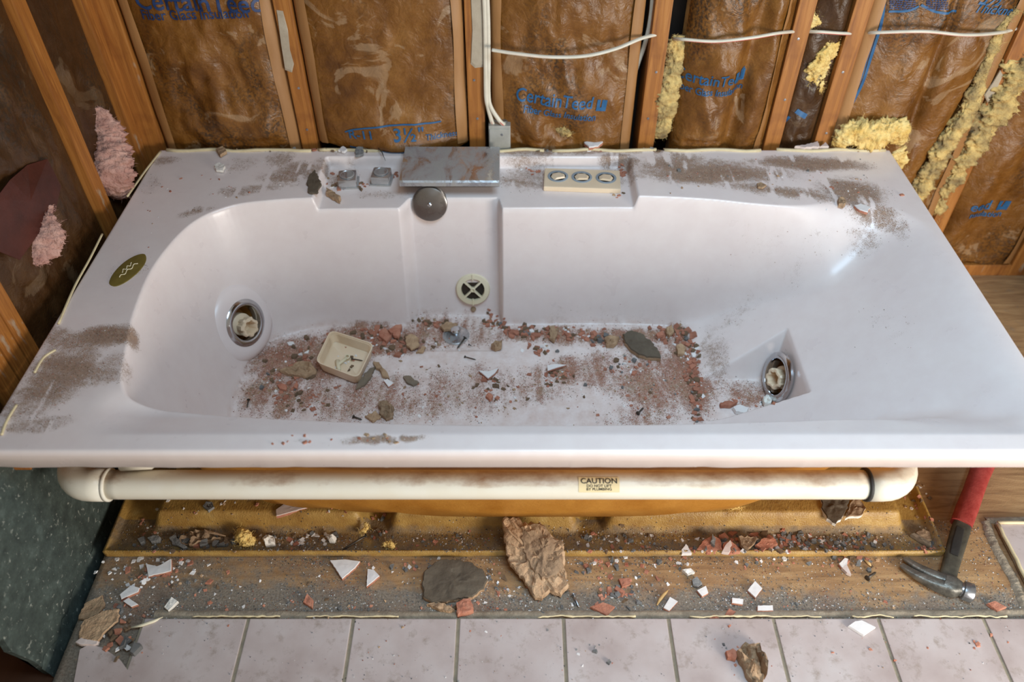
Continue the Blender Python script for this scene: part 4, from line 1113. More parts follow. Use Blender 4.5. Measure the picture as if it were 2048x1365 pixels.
for k in range(0, nr):
    for fr_ in (0.25, 0.75):
        a = top[k].lerp(top[(k+1) % nr], fr_); b = bot_[k].lerp(bot_[(k+1) % nr], fr_); tdir = (top[(k+1) % nr]-top[k])
        if tdir.length < 1e-5: continue
        tdir = tdir.normalized()*.0009; inn = Vector((cen_.x-a.x, cen_.y-a.y, 0)).normalized()*.0022
        b0 = len(v); v += [a-tdir, a+tdir, b+tdir, b-tdir, a-tdir+inn, a+tdir+inn, b+tdir+inn, b-tdir+inn]
        f += [(b0+4, b0+5, b0+6, b0+7), (b0, b0+1, b0+5, b0+4), (b0+1, b0+2, b0+6, b0+5), (b0+3, b0, b0+4, b0+7)]
rb = pydata('ribbing', v, f, M['cream'], so); rb['kind'] = 'stuff'
# bits inside the tray
zt = BOT+.012
o = empty('plastic_bracket', tuple(atz(682, 727, BOT+.008)), 'cream plastic bracket lying in the soap tray', 'bracket')
tube('arm', [atz(675, 732, zt), atz(680, 727, zt+.002), atz(694, 716, zt+.003)], .004, M['ivory'], o, 10)
tube('post', [atz(675, 722, zt+.002), atz(677, 736, zt), atz(679, 741, zt)], [.006, .005, .004], M['ivory'], o, 10)
lathe('eyelet', [(.004, -.003), (.0065, -.003), (.0065, .004), (.004, .004)], M['ivory'], o, atz(695, 715, zt+.003), (0, -.3, 1), 18, closed=True)

# ------------------------------------------------------------------ slabs and shards
def slab(name, label, cat, pts, z, th, mat, group=None, rough=.12, seed=0, under=None, tilt=None, rings=7, edge=None, jag=.8):
    """broken flat piece: an outline at its real place, with thickness, ragged edge and uneven faces; z = height under it"""
    r = random.Random(seed)
    if mat in ('white', 'pinkglaze'): rough = .02
    if mat in ('slate', 'terra', 'greych'): rough = min(rough, .07)
    if callable(z): zz = [z(px, py) for px, py in pts]
    else: zz = [z]*len(pts)
    P3 = [atz(px, py, h+th) for (px, py), h in zip(pts, zz)]
    cen3 = sum(P3, Vector())/len(P3)
    # resample with jagged edge
    ed = []
    m = len(P3)
    for i in range(m):
        a, b = P3[i], P3[(i+1) % m]; L = (b-a).length; k = max(1, min(9, int(L/.0055)))
        nn = Vector((-(b-a).y, (b-a).x, 0)).normalized()
        for j in range(k):
            t = j/k; q = a.lerp(b, t)
            if j: q = q+nn*r.uniform(-1, 1)*min(.0045, L*.09)*jag
            ed.append(q)
    n = len(ed); v = []; f = []
    amp = th*rough
    def put(s, dz, jz):
        for q in ed:
            p = cen3.lerp(q, s); p.z += dz+jz*1.2*mn.noise(p*45+Vector((seed, 3, 1)))+jz*1.1*mn.noise(p*130+Vector((seed, 0, 0)))+jz*.8*round(1.6*mn.noise(p*38+Vector((0, seed, 9))))
            v.append(p)
    put(1.0, -th, 0); put(1.0+.0, -th*.25, amp); put(.96, 0, amp)
    for k in range(1, rings): put(.96*(1-k/rings), 0, amp*2.0)
    v.append(cen3+Vector((0, 0, amp))); ci = len(v)-1
    nr_ = 2+rings
    for i in range(nr_-1):
        for k in range(n): f.append((i*n+k, i*n+(k+1) % n, (i+1)*n+(k+1) % n, (i+1)*n+k))
    for k in range(n): f.append(((nr_-1)*n+k, (nr_-1)*n+(k+1) % n, ci))
    f.append(tuple(range(n-1, -1, -1)))
    base_ = cen3-Vector((0, 0, th))
    me = bpy.data.meshes.new(name); me.from_pydata([tuple(p-base_) for p in v], [], f)
    me.materials.append(M[mat])
    if edge:
        me.materials.append(M[edge])
        for pi in range(n): me.polygons[pi].material_index = 1
    bm = bmesh.new(); bm.from_mesh(me); bmesh.ops.recalc_face_normals(bm, faces=bm.faces); bm.to_mesh(me); bm.free()
    o = link(name, me, None, None, False, loc=base_)
    if label: tag(o, label, cat, group)
    return sharp(o, 28)
TF = BOT+.001
S = slab
S('mastic_slab', 'large dark grey oval slab of dried adhesive on the bathtub floor', 'debris', [(1245, 668), (1262, 660), (1285, 668), (1303, 682), (1320, 704), (1322, 716), (1305, 714), (1278, 709), (1262, 698), (1250, 684)], TF, .014, 'slate', seed=1, edge='tan')
S('mastic_flake', 'long ragged tan adhesive flake left of the soap tray', 'debris', [(558, 740), (580, 732), (598, 722), (622, 724), (633, 742), (612, 753), (590, 750), (572, 746)], TF, .010, 'tan', seed=2, rough=.35)
S('mastic_flake', 'olive pointed adhesive flake in front of the soap tray', 'debris', [(711, 778), (718, 760), (738, 738), (750, 732), (744, 750), (728, 770)], TF, .006, 'green_t', seed=3)
S('mastic_flake', 'narrow tan adhesive flake at the right front of the soap tray', 'debris', [(746, 722), (758, 724), (772, 742), (779, 757), (764, 752)], TF, .008, 'tan', seed=4)
S('mastic_flake', 'squarish tan adhesive flake between soap tray and drain', 'debris', [(810, 674), (822, 667), (836, 675), (839, 690), (822, 699), (812, 690)], TF+.004, .006, 'tan', seed=5)
S('mastic_flake', 'green-tinged adhesive chip in the middle of the bathtub floor', 'debris', [(806, 752), (818, 751), (838, 764), (826, 771), (812, 764)], TF, .006, 'green_t', seed=6)
S('mastic_flake', 'rounded tan adhesive flake near the front of the bathtub floor', 'debris', [(757, 802), (774, 800), (788, 815), (786, 833), (772, 838), (760, 828)], TF, .010, 'tan_dark', seed=7, rough=.3)
S('mastic_flake', 'small tan adhesive flake beside the rounded one at the front', 'debris', [(729, 832), (752, 822), (762, 832), (745, 843)], TF, .007, 'tan', seed=8)
S('mastic_flake', 'curled tan flake right of the squarish one', 'debris', [(832, 705), (846, 692), (852, 694), (846, 704)], TF, .006, 'tan', seed=9)
S('tile_shard', 'large upright triangular red clay shard behind the soap tray', 'debris', [(776, 660), (792, 649), (803, 648), (801, 668), (796, 676)], TF+.006, .008, 'terra', seed=10)
S('tile_shard', 'broad red clay shard left of the triangular one', 'debris', [(756, 662), (770, 656), (783, 672), (772, 683), (760, 674)], TF+.003, .009, 'terra', seed=11)
S('tile_shard', 'V-shaped white glazed shard with red edges in mid floor', 'debris', [(957, 741), (977, 743), (997, 736), (990, 746), (976, 757)], TF, .009, 'white', seed=12, edge='terra', jag=.1)
S('tile_shard', 'long white glazed shard over a small rubble heap', 'debris', [(1094, 731), (1112, 728), (1133, 730), (1112, 736), (1095, 742)], TF+.008, .006, 'white', seed=13, edge='terra', jag=.1)
S('tile_shard', 'white glazed shard lying alone in front of the soap tray', 'debris', [(767, 761), (775, 758), (787, 766), (777, 774)], TF, .006, 'white', seed=14, edge='terra', jag=.1)
S('mastic_flake', 'tan adhesive flake leaning over the drain', 'debris', [(880, 652), (894, 643), (915, 648), (906, 658), (888, 660)], TF+.002, .007, 'tan', seed=15)
S('tile_shard', 'white broken shard in the jet pocket beside a red chip', 'debris', [(1466, 814), (1480, 809), (1498, 816), (1492, 827), (1472, 823)], BOT+.010, .010, 'white', seed=16)
S('mortar_chunk', 'whitish chunk at the foot of the pocket jet', 'debris', [(1526, 796), (1536, 789), (1546, 796), (1542, 806), (1530, 806)], BOT+.012, .012, 'plaster', seed=17, rough=.3)
S('tile_shard', 'flat red clay strip in the jet pocket', 'debris', [(1440, 806), (1458, 800), (1475, 805), (1462, 812), (1442, 812)], BOT+.010, .009, 'terra', seed=18)
S('mastic_flake', 'upright tan adhesive flake along the back edge of the floor', 'debris', [(1098, 652), (1108, 650), (1115, 668), (1109, 683), (1099, 676)], TF+.004, .008, 'tan', seed=19)
S('mastic_flake', 'tan adhesive lump left of the dark oval slab', 'debris', [(1210, 674), (1225, 670), (1240, 674), (1228, 690), (1214, 690)], TF, .012, 'tan', seed=20, rough=.3)
S('mastic_flake', 'tan adhesive lump at the right of the channel floor', 'debris', [(982, 690), (990, 678), (1004, 680), (1002, 692), (990, 696)], TF, .014, 'tan', seed=21, rough=.3)
S('mastic_flake', 'tan flake in the back right floor corner', 'debris', [(1330, 660), (1345, 650), (1348, 664), (1338, 672)], TF+.008, .008, 'tan', seed=22, rough=.3)
S('mastic_flake', 'round tan flake near the right edge of the floor', 'debris', [(1352, 692), (1362, 687), (1372, 694), (1369, 708), (1356, 709)], TF+.004, .008, 'tan', seed=23)
S('tile_shard', 'red clay chip in the back right floor corner', 'debris', [(1312, 668), (1326, 661), (1327, 670), (1316, 674)], TF+.008, .008, 'terra', seed=24)
S('tile_shard', 'small red clay shard with a white patch at the left floor', 'debris', [(555, 770), (566, 767), (574, 772), (572, 780), (560, 778)], TF, .006, 'terra', seed=25)
S('tile_shard', 'red clay half-moon chip right of the white patched shard', 'debris', [(586, 774), (592, 764), (596, 768), (594, 777)], TF, .006, 'terra', seed=26)
S('tile_shard', 'red clay pebble shard in the clean middle of the floor', 'debris', [(971, 792), (977, 784), (986, 791), (980, 800)], TF, .009, 'terra', seed=27)
# decks and recesses
S('mastic_flake', 'dark leaf-shaped adhesive flake on the back deck beside the left recess', 'debris', [(629, 338), (637, 352), (641, 372), (634, 386), (618, 385), (613, 368), (618, 350)], RIM+.001, .004, 'slate', seed=30, edge='slate')
S('mastic_flake', 'tan bar-shaped flake leaning in the left recess', 'debris', [(652, 374), (664, 380), (681, 392), (679, 401), (664, 394), (651, 384)], .401, .010, 'tan', seed=31)
S('tile_shard', 'white glazed shard on the back right deck corner', 'debris', [(1709, 410), (1722, 407), (1741, 414), (1736, 424), (1720, 419)], RIM-.006, .008, 'white', seed=32, edge='terra')
S('mastic_flake', 'tan crumb beside the white shard on the right deck', 'debris', [(1676, 398), (1686, 391), (1694, 400), (1688, 410), (1678, 408)], RIM-.003, .009, 'tan', seed=33, rough=.4)
S('mastic_flake', 'small tan flake in the middle of the right back deck', 'debris', [(1514, 366), (1522, 364), (1533, 370), (1524, 376), (1516, 374)], RIM+.001, .004, 'tan', seed=34)
S('mastic_flake', 'grey green flake on the rim edge left of the spout', 'debris', [(712, 294), (724, 290), (726, 308), (710, 311)], RIM+.001, .006, 'greych', seed=35)
S('tile_shard', 'small white shard on the rim edge left of the spout', 'debris', [(676, 300), (686, 292), (694, 298), (688, 303)], RIM+.001, .006, 'white', seed=36)
S('tile_shard', 'curled white shard with a brown underside on the back rim', 'debris', [(1168, 284), (1190, 281), (1206, 283), (1196, 292), (1178, 294)], RIM+.002, .010, 'white', seed=37, edge='terra')
S('plaster_scrap', 'flat pale pink tile scrap on the back rim near the close studs', 'debris', [(1590, 292), (1612, 289), (1636, 282), (1640, 292), (1610, 295)], RIM+.002, .008, 'pinkglaze', seed=38)
S('plaster_scrap', 'small triangular pale scrap right of the pink tile scrap', 'debris', [(1640, 293), (1651, 284), (1658, 293)], RIM+.002, .007, 'pinkglaze', seed=39)
S('plaster_scrap', 'white plaster crumb on the left back deck', 'debris', [(428, 330), (440, 324), (450, 331), (446, 341), (432, 340)], RIM+.001, .006, 'plaster', seed=40)
S('plaster_scrap', 'tan crumb on the rim edge above the white plaster crumb', 'debris', [(432, 296), (446, 292), (453, 302), (440, 310)], RIM+.001, .008, 'tan', seed=41)
# base pan
def pz(px, py): return float(panz(*hit(px, py, floorz)[:2]))
S('tile_shard', 'pale pink tile shard with orange edge on the left pan hump', 'debris', [(551, 1020), (575, 1003), (626, 1008), (612, 1016), (552, 1032)], .046, .010, 'pinkglaze', seed=50, edge='terra', jag=.15)
S('mortar_chunk', 'round grey mortar chunk on the left pan hump', 'debris', [(405, 1012), (412, 1003), (424, 1004), (428, 1014), (416, 1022)], .046, .012, 'greych', seed=51, rough=.3)
S('mastic_slab', 'large layered tan adhesive slab tipped over the pan lip', 'debris', [(1006, 1036), (1037, 1030), (1038, 1046), (1080, 1043), (1100, 1064), (1126, 1082), (1128, 1135), (1138, 1170), (1122, 1190), (1100, 1180), (1084, 1197), (1070, 1195), (1050, 1165), (1018, 1122), (1011, 1082)],
  lambda px, py: float(np.interp(py, [1030, 1060, 1110, 1200], [.062, .050, .026, .004])), .012, 'tan', seed=52, rough=.28)
lay = S('upper_layer', None, None, [(1040, 1052), (1066, 1046), (1090, 1052), (1106, 1078), (1126, 1082), (1127, 1132), (1112, 1150), (1084, 1158), (1062, 1135), (1046, 1095)],
  lambda px, py: float(np.interp(py, [1030, 1060, 1110, 1200], [.071, .059, .035, .013])), .008, 'tan_dark', seed=53, rough=.25)
big_slab = [o_ for o_ in bpy.data.objects if o_.get('label', '').startswith('large layered tan')][0]
lay.location = lay.location-big_slab.location; lay.parent = big_slab
S('mastic_slab', 'broken brown slab with white torn rim on the right pan hump', 'debris', [(1640, 992), (1662, 985), (1700, 988), (1698, 1006), (1688, 1030), (1673, 1047), (1655, 1036), (1646, 1020)], .046, .012, 'slate', seed=54, edge='plaster')
S('mastic_slab', 'tan wing with white torn edge right of the broken brown slab', 'debris', [(1702, 1004), (1712, 990), (1722, 1002), (1733, 1016), (1724, 1030), (1700, 1032), (1692, 1036)], .046, .011, 'tan_dark', seed=55, edge='plaster')
for k, (pts, mt, lab, lift) in enumerate([
    ([(1393, 1099), (1408, 1080), (1424, 1071), (1440, 1078), (1446, 1100), (1420, 1106)], 'terra', 'red clay shard with grey patch, leftmost big one of the pan pile', .004),
    ([(1448, 1085), (1462, 1082), (1486, 1103), (1462, 1107), (1444, 1105)], 'terra', 'flat red clay shard in the middle of the pan pile', .003),
    ([(1477, 1073), (1514, 1074), (1510, 1086), (1496, 1100), (1482, 1090)], 'tan_dark', 'brown shard at the top of the pan pile', .010),
    ([(1511, 1090), (1528, 1076), (1552, 1078), (1556, 1088), (1545, 1098), (1522, 1097)], 'terra', 'red clay shard at the right of the pan pile', .004),
    ([(1444, 1104), (1450, 1092), (1461, 1080), (1464, 1090), (1458, 1106)], 'pinkglaze', 'pale glazed sliver standing in the pan pile', .010),
    ([(1363, 1100), (1372, 1088), (1384, 1107), (1364, 1108)], 'white', 'white glazed shard at the left of the pan pile', .003),
    ([(1421, 1084), (1425, 1068), (1432, 1078), (1430, 1092)], 'greych', 'grey mortar sliver on the leftmost pan pile shard', .012)]):
    S('tile_shard', lab, 'debris', pts, .008+lift, .009, mt, seed=60+k)
S('wood_strip', 'grey green wood strip in the right corner of the pan', 'debris', [(1822, 1068), (1828, 1066), (1863, 1086), (1861, 1093)], .008, .010, 'green_t', seed=68, jag=.2)
S('mastic_flake', 'round brown flake behind the strip in the pan corner', 'debris', [(1832, 1066), (1846, 1058), (1860, 1064), (1864, 1080), (1848, 1078)], .008, .008, 'tan_dark', seed=69)
S('paper_scrap', 'torn brown scrap heap in the left of the pan', 'debris', [(356, 1078), (380, 1062), (402, 1060), (440, 1074), (410, 1078), (384, 1090), (362, 1086)], .009, .010, 'tan_dark', seed=70, rough=.5)
S('mortar_chunk', 'pale grey angular scrap in front of the brown scrap heap', 'debris', [(338, 1075), (350, 1068), (362, 1088), (374, 1094), (366, 1098), (344, 1088)], .009, .008, 'greych', seed=71)
S('mortar_chunk', 'flat grey stone at the far left of the pan', 'debris', [(294, 1076), (306, 1070), (320, 1074), (318, 1082), (302, 1084)], .008, .010, 'greych', seed=72)
S('plaster_scrap', 'round white plaster lump in the left of the pan', 'debris', [(524, 1076), (532, 1069), (547, 1072), (549, 1086), (530, 1089)], .009, .014, 'plaster', seed=73, rough=.3)
S('plaster_scrap', 'small white plaster lump near the black nail in the pan', 'debris', [(653, 1074), (662, 1069), (672, 1074), (668, 1083), (658, 1082)], .009, .010, 'plaster', seed=74, rough=.3)
fluff('fibreglass_clump', [tuple(atz(478, 1062, .020)), tuple(atz(486, 1072, .022)), tuple(atz(496, 1082, .018)), tuple(atz(510, 1086, .014))], [.006, .014, .015, .008], M['yellow'], 75, 'small yellow fibreglass tuft in the left of the pan', 'insulation', flat=.8, fibres=60)
fluff('fibreglass_clump', [tuple(atz(768, 1090, .014)), tuple(atz(778, 1088, .016)), tuple(atz(788, 1098, .014))], [.006, .008, .006], M['yellow'], 76, 'tiny yellow fibreglass tuft right of the black nail in the pan', 'insulation', flat=.8, fibres=40)
fluff('fibreglass_clump', [tuple(atz(1452, 1015, .056)), tuple(atz(1470, 1014, .056)), tuple(atz(1484, 1018, .054))], [.006, .009, .005], M['yellow'], 77, 'yellow fibreglass wisp on top of the right pan hump', 'insulation', flat=.7, fibres=60)
fluff('fibreglass_clump', [tuple(atz(730, 1046, .040)), tuple(atz(731, 1058, .028)), tuple(atz(722, 1068, .016))], [.003, .006, .005], M['yellow'], 78, 'yellow fibreglass wisp in the gap between pan humps', 'insulation', flat=.7, fibres=30)
# floor in front
FZ = .001
S('mastic_slab', 'large dark oval adhesive slab on the floor in front of the pan', 'debris', [(843, 1165), (850, 1140), (872, 1123), (905, 1117), (940, 1124), (968, 1142), (976, 1160), (968, 1178), (945, 1194), (905, 1200), (868, 1206), (846, 1194)], FZ, .012, 'slate', seed=80, rough=.06, edge='tan')
S('mastic_flake', 'thin curled tan strip at the front edge of the dark oval slab', 'debris', [(853, 1208), (872, 1203), (900, 1212), (910, 1220), (900, 1223), (876, 1218)], FZ, .012, 'tan', seed=81)
S('tile_shard', 'square red clay shard at the right foot of the dark oval slab', 'debris', [(912, 1206), (926, 1198), (941, 1197), (947, 1222), (930, 1228), (915, 1231)], FZ, .014, 'terra', seed=82)
for k, (pts, mt, lab) in enumerate([
    ([(659, 1121), (690, 1119), (720, 1123), (710, 1136), (684, 1158)], 'white', 'large triangular white tile shard below the pan lip'),
    ([(735, 1138), (748, 1140), (759, 1152), (733, 1173)], 'white', 'smaller white tile shard right of the large triangular one'),
    ([(291, 1128), (312, 1134), (322, 1130), (342, 1118), (342, 1142), (296, 1153)], 'white', 'notched white tile shard near the left end of the floor'),
    ([(239, 1190), (262, 1171), (279, 1176), (276, 1184), (242, 1199)], 'white', 'white tile strip with red edge near the left floor edge'),
    ([(246, 1203), (257, 1196), (276, 1209), (262, 1214)], 'white', 'white chip lying under the white tile strip'),
    ([(328, 1215), (343, 1194), (356, 1203), (336, 1222)], 'plaster', 'pale chip on the dusty floor at the left'),
    ([(1495, 1181), (1510, 1162), (1525, 1177), (1511, 1196)], 'white', 'diamond-shaped white tile chip on the bare plywood'),
    ([(1464, 1196), (1487, 1199), (1486, 1209), (1464, 1206)], 'white', 'short white tile bar left of the diamond chip'),
    ([(1515, 1212), (1546, 1211), (1547, 1221), (1515, 1222)], 'white', 'white tile bar near the edge of the floor tiles'),
    ([(1327, 1216), (1340, 1194), (1356, 1203), (1338, 1222)], 'white', 'white tile chip right of the wood splinter'),
    ([(1394, 1181), (1412, 1172), (1417, 1186), (1404, 1193)], 'white', 'white pebble chip beside a grey stone'),
    ([(1384, 1160), (1394, 1153), (1405, 1168), (1396, 1174), (1386, 1170)], 'greych', 'round grey stone behind the white pebble chip'),
    ([(1678, 1128), (1690, 1116), (1697, 1118), (1694, 1132), (1684, 1136)], 'white', 'white chip against the pan lip left of the hammer'),
    ([(1684, 1136), (1694, 1130), (1703, 1150), (1694, 1146)], 'pinkglaze', 'pointed pale sliver below the white chip at the pan lip'),
    ([(1180, 1214), (1206, 1205), (1230, 1214), (1214, 1232)], 'terra', 'red clay shard with white edge right of the silver screw'),
    ([(1237, 1158), (1258, 1156), (1262, 1168), (1244, 1174)], 'terra', 'red clay chip below the pan lip right of the tan slab'),
    ([(1450, 1230), (1458, 1217), (1472, 1224), (1464, 1232)], 'terra', 'red clay chip next to the short white bar'),
    ([(1418, 1238), (1428, 1229), (1440, 1237)], 'terra', 'small red triangle at the tile edge'),
    ([(1975, 1207), (1990, 1202), (2014, 1215), (1995, 1223)], 'terra', 'diamond-shaped clay chip below the hammer face'),
    ([(606, 1205), (614, 1187), (626, 1200), (624, 1216)], 'terra', 'small orange clay chip on the dusty floor left of centre'),
    ([(1364, 1140), (1382, 1137), (1390, 1145), (1376, 1150)], 'plaster', 'white crumb near the pan lip centre right')]):
    S('tile_shard', lab, 'debris', pts, FZ, .009 if k < 3 else .008, mt, seed=90+k, edge='terra' if mt == 'white' else None, jag=.15)
S('tile_shard', 'white tile shard lying on the pink floor tiles', 'debris', [(1697, 1252), (1710, 1243), (1724, 1241), (1752, 1255), (1728, 1271)], .011, .007, 'white', seed=112, jag=.1)
S('tile_shard', 'red and grey clay chip on the pink floor tiles', 'debris', [(1452, 1302), (1466, 1297), (1476, 1306), (1472, 1320), (1456, 1316)], .011, .012, 'terra', seed=113)
S('wood_chunk', 'split tan wood-like chunk lying on the pink floor tiles', 'debris', [(1474, 1302), (1490, 1284), (1508, 1288), (1516, 1312), (1530, 1352), (1528, 1376), (1506, 1368), (1492, 1340)], .011, .018, 'tan', seed=114, rough=.35)
S('wood_chunk', 'thin dark sliver against the split tan chunk', 'debris', [(1510, 1286), (1522, 1282), (1530, 1320), (1534, 1350), (1524, 1338), (1516, 1310)], .011, .022, 'tan_dark', seed=115, rough=.3)
S('cardboard_scrap', 'rear torn brown paper scrap at the left floor edge', 'debris', [(156, 1238), (168, 1208), (204, 1190), (209, 1212), (196, 1228), (170, 1240)], .006, .005, 'tan', seed=116)
S('cardboard_scrap', 'front torn brown paper scrap at the left floor edge', 'debris', [(160, 1252), (168, 1240), (205, 1222), (238, 1218), (235, 1242), (212, 1262), (196, 1282), (158, 1276)], .012, .005, 'tan', seed=117)
S('plaster_scrap', 'white and pink tile edge under the torn brown scraps', 'debris', [(150, 1285), (162, 1276), (196, 1280), (194, 1288), (160, 1290)], .006, .010, 'pinkglaze', seed=118)

# ------------------------------------------------------------------ nails, screws, splinters
def nail(a, b, r, mat, label, head=True, cat='nail', name='nail', group=None):
    a, b = Vector(a), Vector(b)
    o = empty(name, tuple(a), label, cat, group); d_ = (b-a).normalized()
    tube('shank', [a, a.lerp(b, .5), a.lerp(b, .85), b], [r, r, r, r*.2], M[mat], o, 10)
    if head: lathe('head', [(r*2.3, -.0006), (r*2.3, .0012), (r*1.2, .0018), (0, .0018)], M[mat], o, a, -d_, 16)
    return o
nail(atz(732, 1072, .024), atz(684, 1101, .010), .0022, 'nail', 'long black nail lying in the base pan')
nail(atz(1147, 1190, .008), atz(1158, 1216, .004), .0026, 'steel_b', 'silver screw on the floor right of the tan slab', cat='screw', name='screw')
nail(atz(1735, 1157, .006), atz(1752, 1145, .004), .0026, 'nail', 'short dark nail on the plywood left of the hammer head')
nail(atz(930, 676, BOT+.016), atz(914, 698, BOT+.004), .0022, 'nail', 'dark bolt lying across the drain', cat='bolt', name='bolt')
nail(atz(930, 714, BOT+.004), atz(952, 720, BOT+.003), .0014, 'nail', 'thin nail on the bathtub floor in front of the drain')
nail(atz(707, 834, BOT+.005), atz(724, 840, BOT+.003), .0020, 'nail', 'short nail at the front of the bathtub floor')
nail(atz(1276, 827, BOT+.006), atz(1287, 816, BOT+.004), .0022, 'nail', 'dark nail on the right of the bathtub floor')
nail(atz(497, 800, BOT+.008), atz(494, 816, BOT+.004), .0016, 'nail', 'bent nail at the left end of the bathtub floor')
nail(atz(704, 718, zt), atz(726, 722, zt), .0014, 'nail', 'thin nail inside the soap tray')
nail(atz(938, 690, BOT+.006), atz(943, 632+60, BOT+.004), .0013, 'nail', 'tiny nail behind the drain')
def splinter(pxs, z, r, mat, label):
    pts = [atz(px, py, z+dz) for px, py, dz in pxs]
    o = tube('splinter', [p-pts[0] for p in pts], [r*.4]+[r]*(len(pts)-2)+[r*.3], M[mat], None, 6, flat=.6); o.location = pts[0]
    return tag(o, label, 'splinter')
splinter([(1314, 1211, 0), (1320, 1200, 0), (1328, 1190, 0), (1336, 1181, 0)], .004, .0035, 'splinter', 'thin wood splinter on the floor right of centre')
splinter([(262, 1256, .004), (285, 1251, .005), (308, 1243, .004), (326, 1235, 0)], .008, .0035, 'ivory', 'thin white stick across the left floor tile edge')
splinter([(1729, 1120, .0), (1738, 1128, 0), (1742, 1133, 0)], .004, .004, 'splinter', 'short wood splinter at the pan lip left of the hammer')
splinter([(400, 1061, .004), (420, 1065, .004), (452, 1073, 0)], .016, .004, 'tan_dark', 'dark stick over the scrap heap in the pan')
splinter([(752, 291, .006), (764, 305, .006), (771, 322, .002)], RIM+.004, .0014, 'nail', 'thin curved wire on the deck left of the spout')

# ------------------------------------------------------------------ small countable chips (each its own object)
def chip_mesh(kind, k):
    r = random.Random(kind*100+k); n = r.randint(4, 6); bm = bmesh.new()
    th = {0: .45, 1: .5, 2: .32, 3: .8}[kind]*r.uniform(.7, 1.3)
    angs = sorted(r.uniform(0, 2*math.pi) for _ in range(n))
    if max((angs[(i+1) % n]-angs[i]) % (2*math.pi) for i in range(n)) > 2.6: angs = [2*math.pi*i/n+r.uniform(-.4, .4) for i in range(n)]
    el = r.uniform(.55, 1.0)
    b = []; t = []
    for a in angs:
        R_ = r.uniform(.75, 1.1); x, y = R_*math.cos(a), el*R_*math.sin(a)
        b.append(bm.verts.new((x, y, 0))); s = r.uniform(.78, .98)
        t.append(bm.verts.new((x*s, y*s, th*r.uniform(.7, 1.2))))
    bm.faces.new(t); bm.faces.new(b[::-1])
    for i in range(n): bm.faces.new((b[i], b[(i+1) % n], t[(i+1) % n], t[i]))
    bmesh.ops.triangulate(bm, faces=[f_ for f_ in bm.faces if len(f_.verts) > 4])
    bmesh.ops.recalc_face_normals(bm, faces=bm.faces)
    me = bpy.data.meshes.new('chip'); bm.to_mesh(me); bm.free()
    me.materials.append(M[('terra', 'tan', 'white', 'greych')[kind]]); return me
CH = [[chip_mesh(k, j) for j in range(9)] for k in range(4)]
CN = ('clay_chip', 'mastic_chip', 'glaze_chip', 'mortar_chip')
CW = ('small brick-red clay chip', 'small tan adhesive chip', 'small white glazed chip', 'small grey mortar chip')
CHIPS = []
def scatter(clusters, fn, nfn, where, seed):
    r = random.Random(seed)
    for px, py, sx_, sy_, n, mixw, smin_, smax_, spot in clusters:
        for _ in range(int(n*(1.9 if where in ('on the bathtub floor', 'in the base pan') else 1.3))):
            a, b = px+r.gauss(0, sx_), py+r.gauss(0, sy_)
            p = hit(a, b, fn)
            if fn is tz and not (TX0+.004 < p.x < TX1-.004 and TY0+.004 < p.y < TY1-.002): continue
            kind = r.choices(range(4), mixw)[0]
            s = 1.12*(smin_+(smax_-smin_)*r.random()**1.8)*(.85 if kind == 2 else 1)
            yaw = r.uniform(0, 6.28); tl = Matrix.Rotation(r.gauss(0, .16), 3, 'X') @ Matrix.Rotation(r.gauss(0, .16), 3, 'Y')
            Q = frame_of(nfn(p)) @ tl @ Matrix.Rotation(yaw, 3, 'Z')
            mw = Matrix.Translation(p-Vector((0, 0, .0004))) @ Q.to_4x4() @ Matrix.Diagonal((s, s, s, 1))
            CHIPS.append((s, kind, r.randrange(9), mw, spot, where))
def build_chips():
    rest = {}
    for kind in range(4):
        lst = sorted((c for c in CHIPS if c[1] == kind), key=lambda c: -c[0])
        for i, (s, _, j, mw, spot, where) in enumerate(lst):
            if i < 290 and s > .0042:
                o = bpy.data.objects.new(CN[kind], CH[kind][j]); COL.objects.link(o); o.matrix_world = mw
                tag(o, CW[kind]+' '+spot, 'debris', CW[kind]+'s '+spot)
            else: rest.setdefault((where, kind), []).append((j, mw))
    by = {}
    for (where, kind), lst in rest.items(): by.setdefault(where, []).append((kind, lst))
    for where, items in by.items():
        v = []; f = []; mi = []
        for kind, lst in items:
            for j, mw in lst:
                me = CH[kind][j]; k = len(v)
                v += [mw @ q.co for q in me.vertices]
                for pl_ in me.polygons: f.append([k+t for t in pl_.vertices]); mi.append(kind)
        me = bpy.data.meshes.new('crumbs'); me.from_pydata([tuple(q) for q in v], [], f)
        for mt in ('terra', 'tan', 'white', 'greych'): me.materials.append(M[mt])
        me.polygons.foreach_set('material_index', mi)
        tag(link('crumbs', me), 'fine mixed crumbs of tile and adhesive '+where, 'crumbs', None, 'stuff')
flatn = lambda p: Vector((0, 0, 1))
TUBW = 'on the bathtub floor'
m1 = (4, 4, 1.2, .15); m2 = (5, 2.6, 1.5, .25)
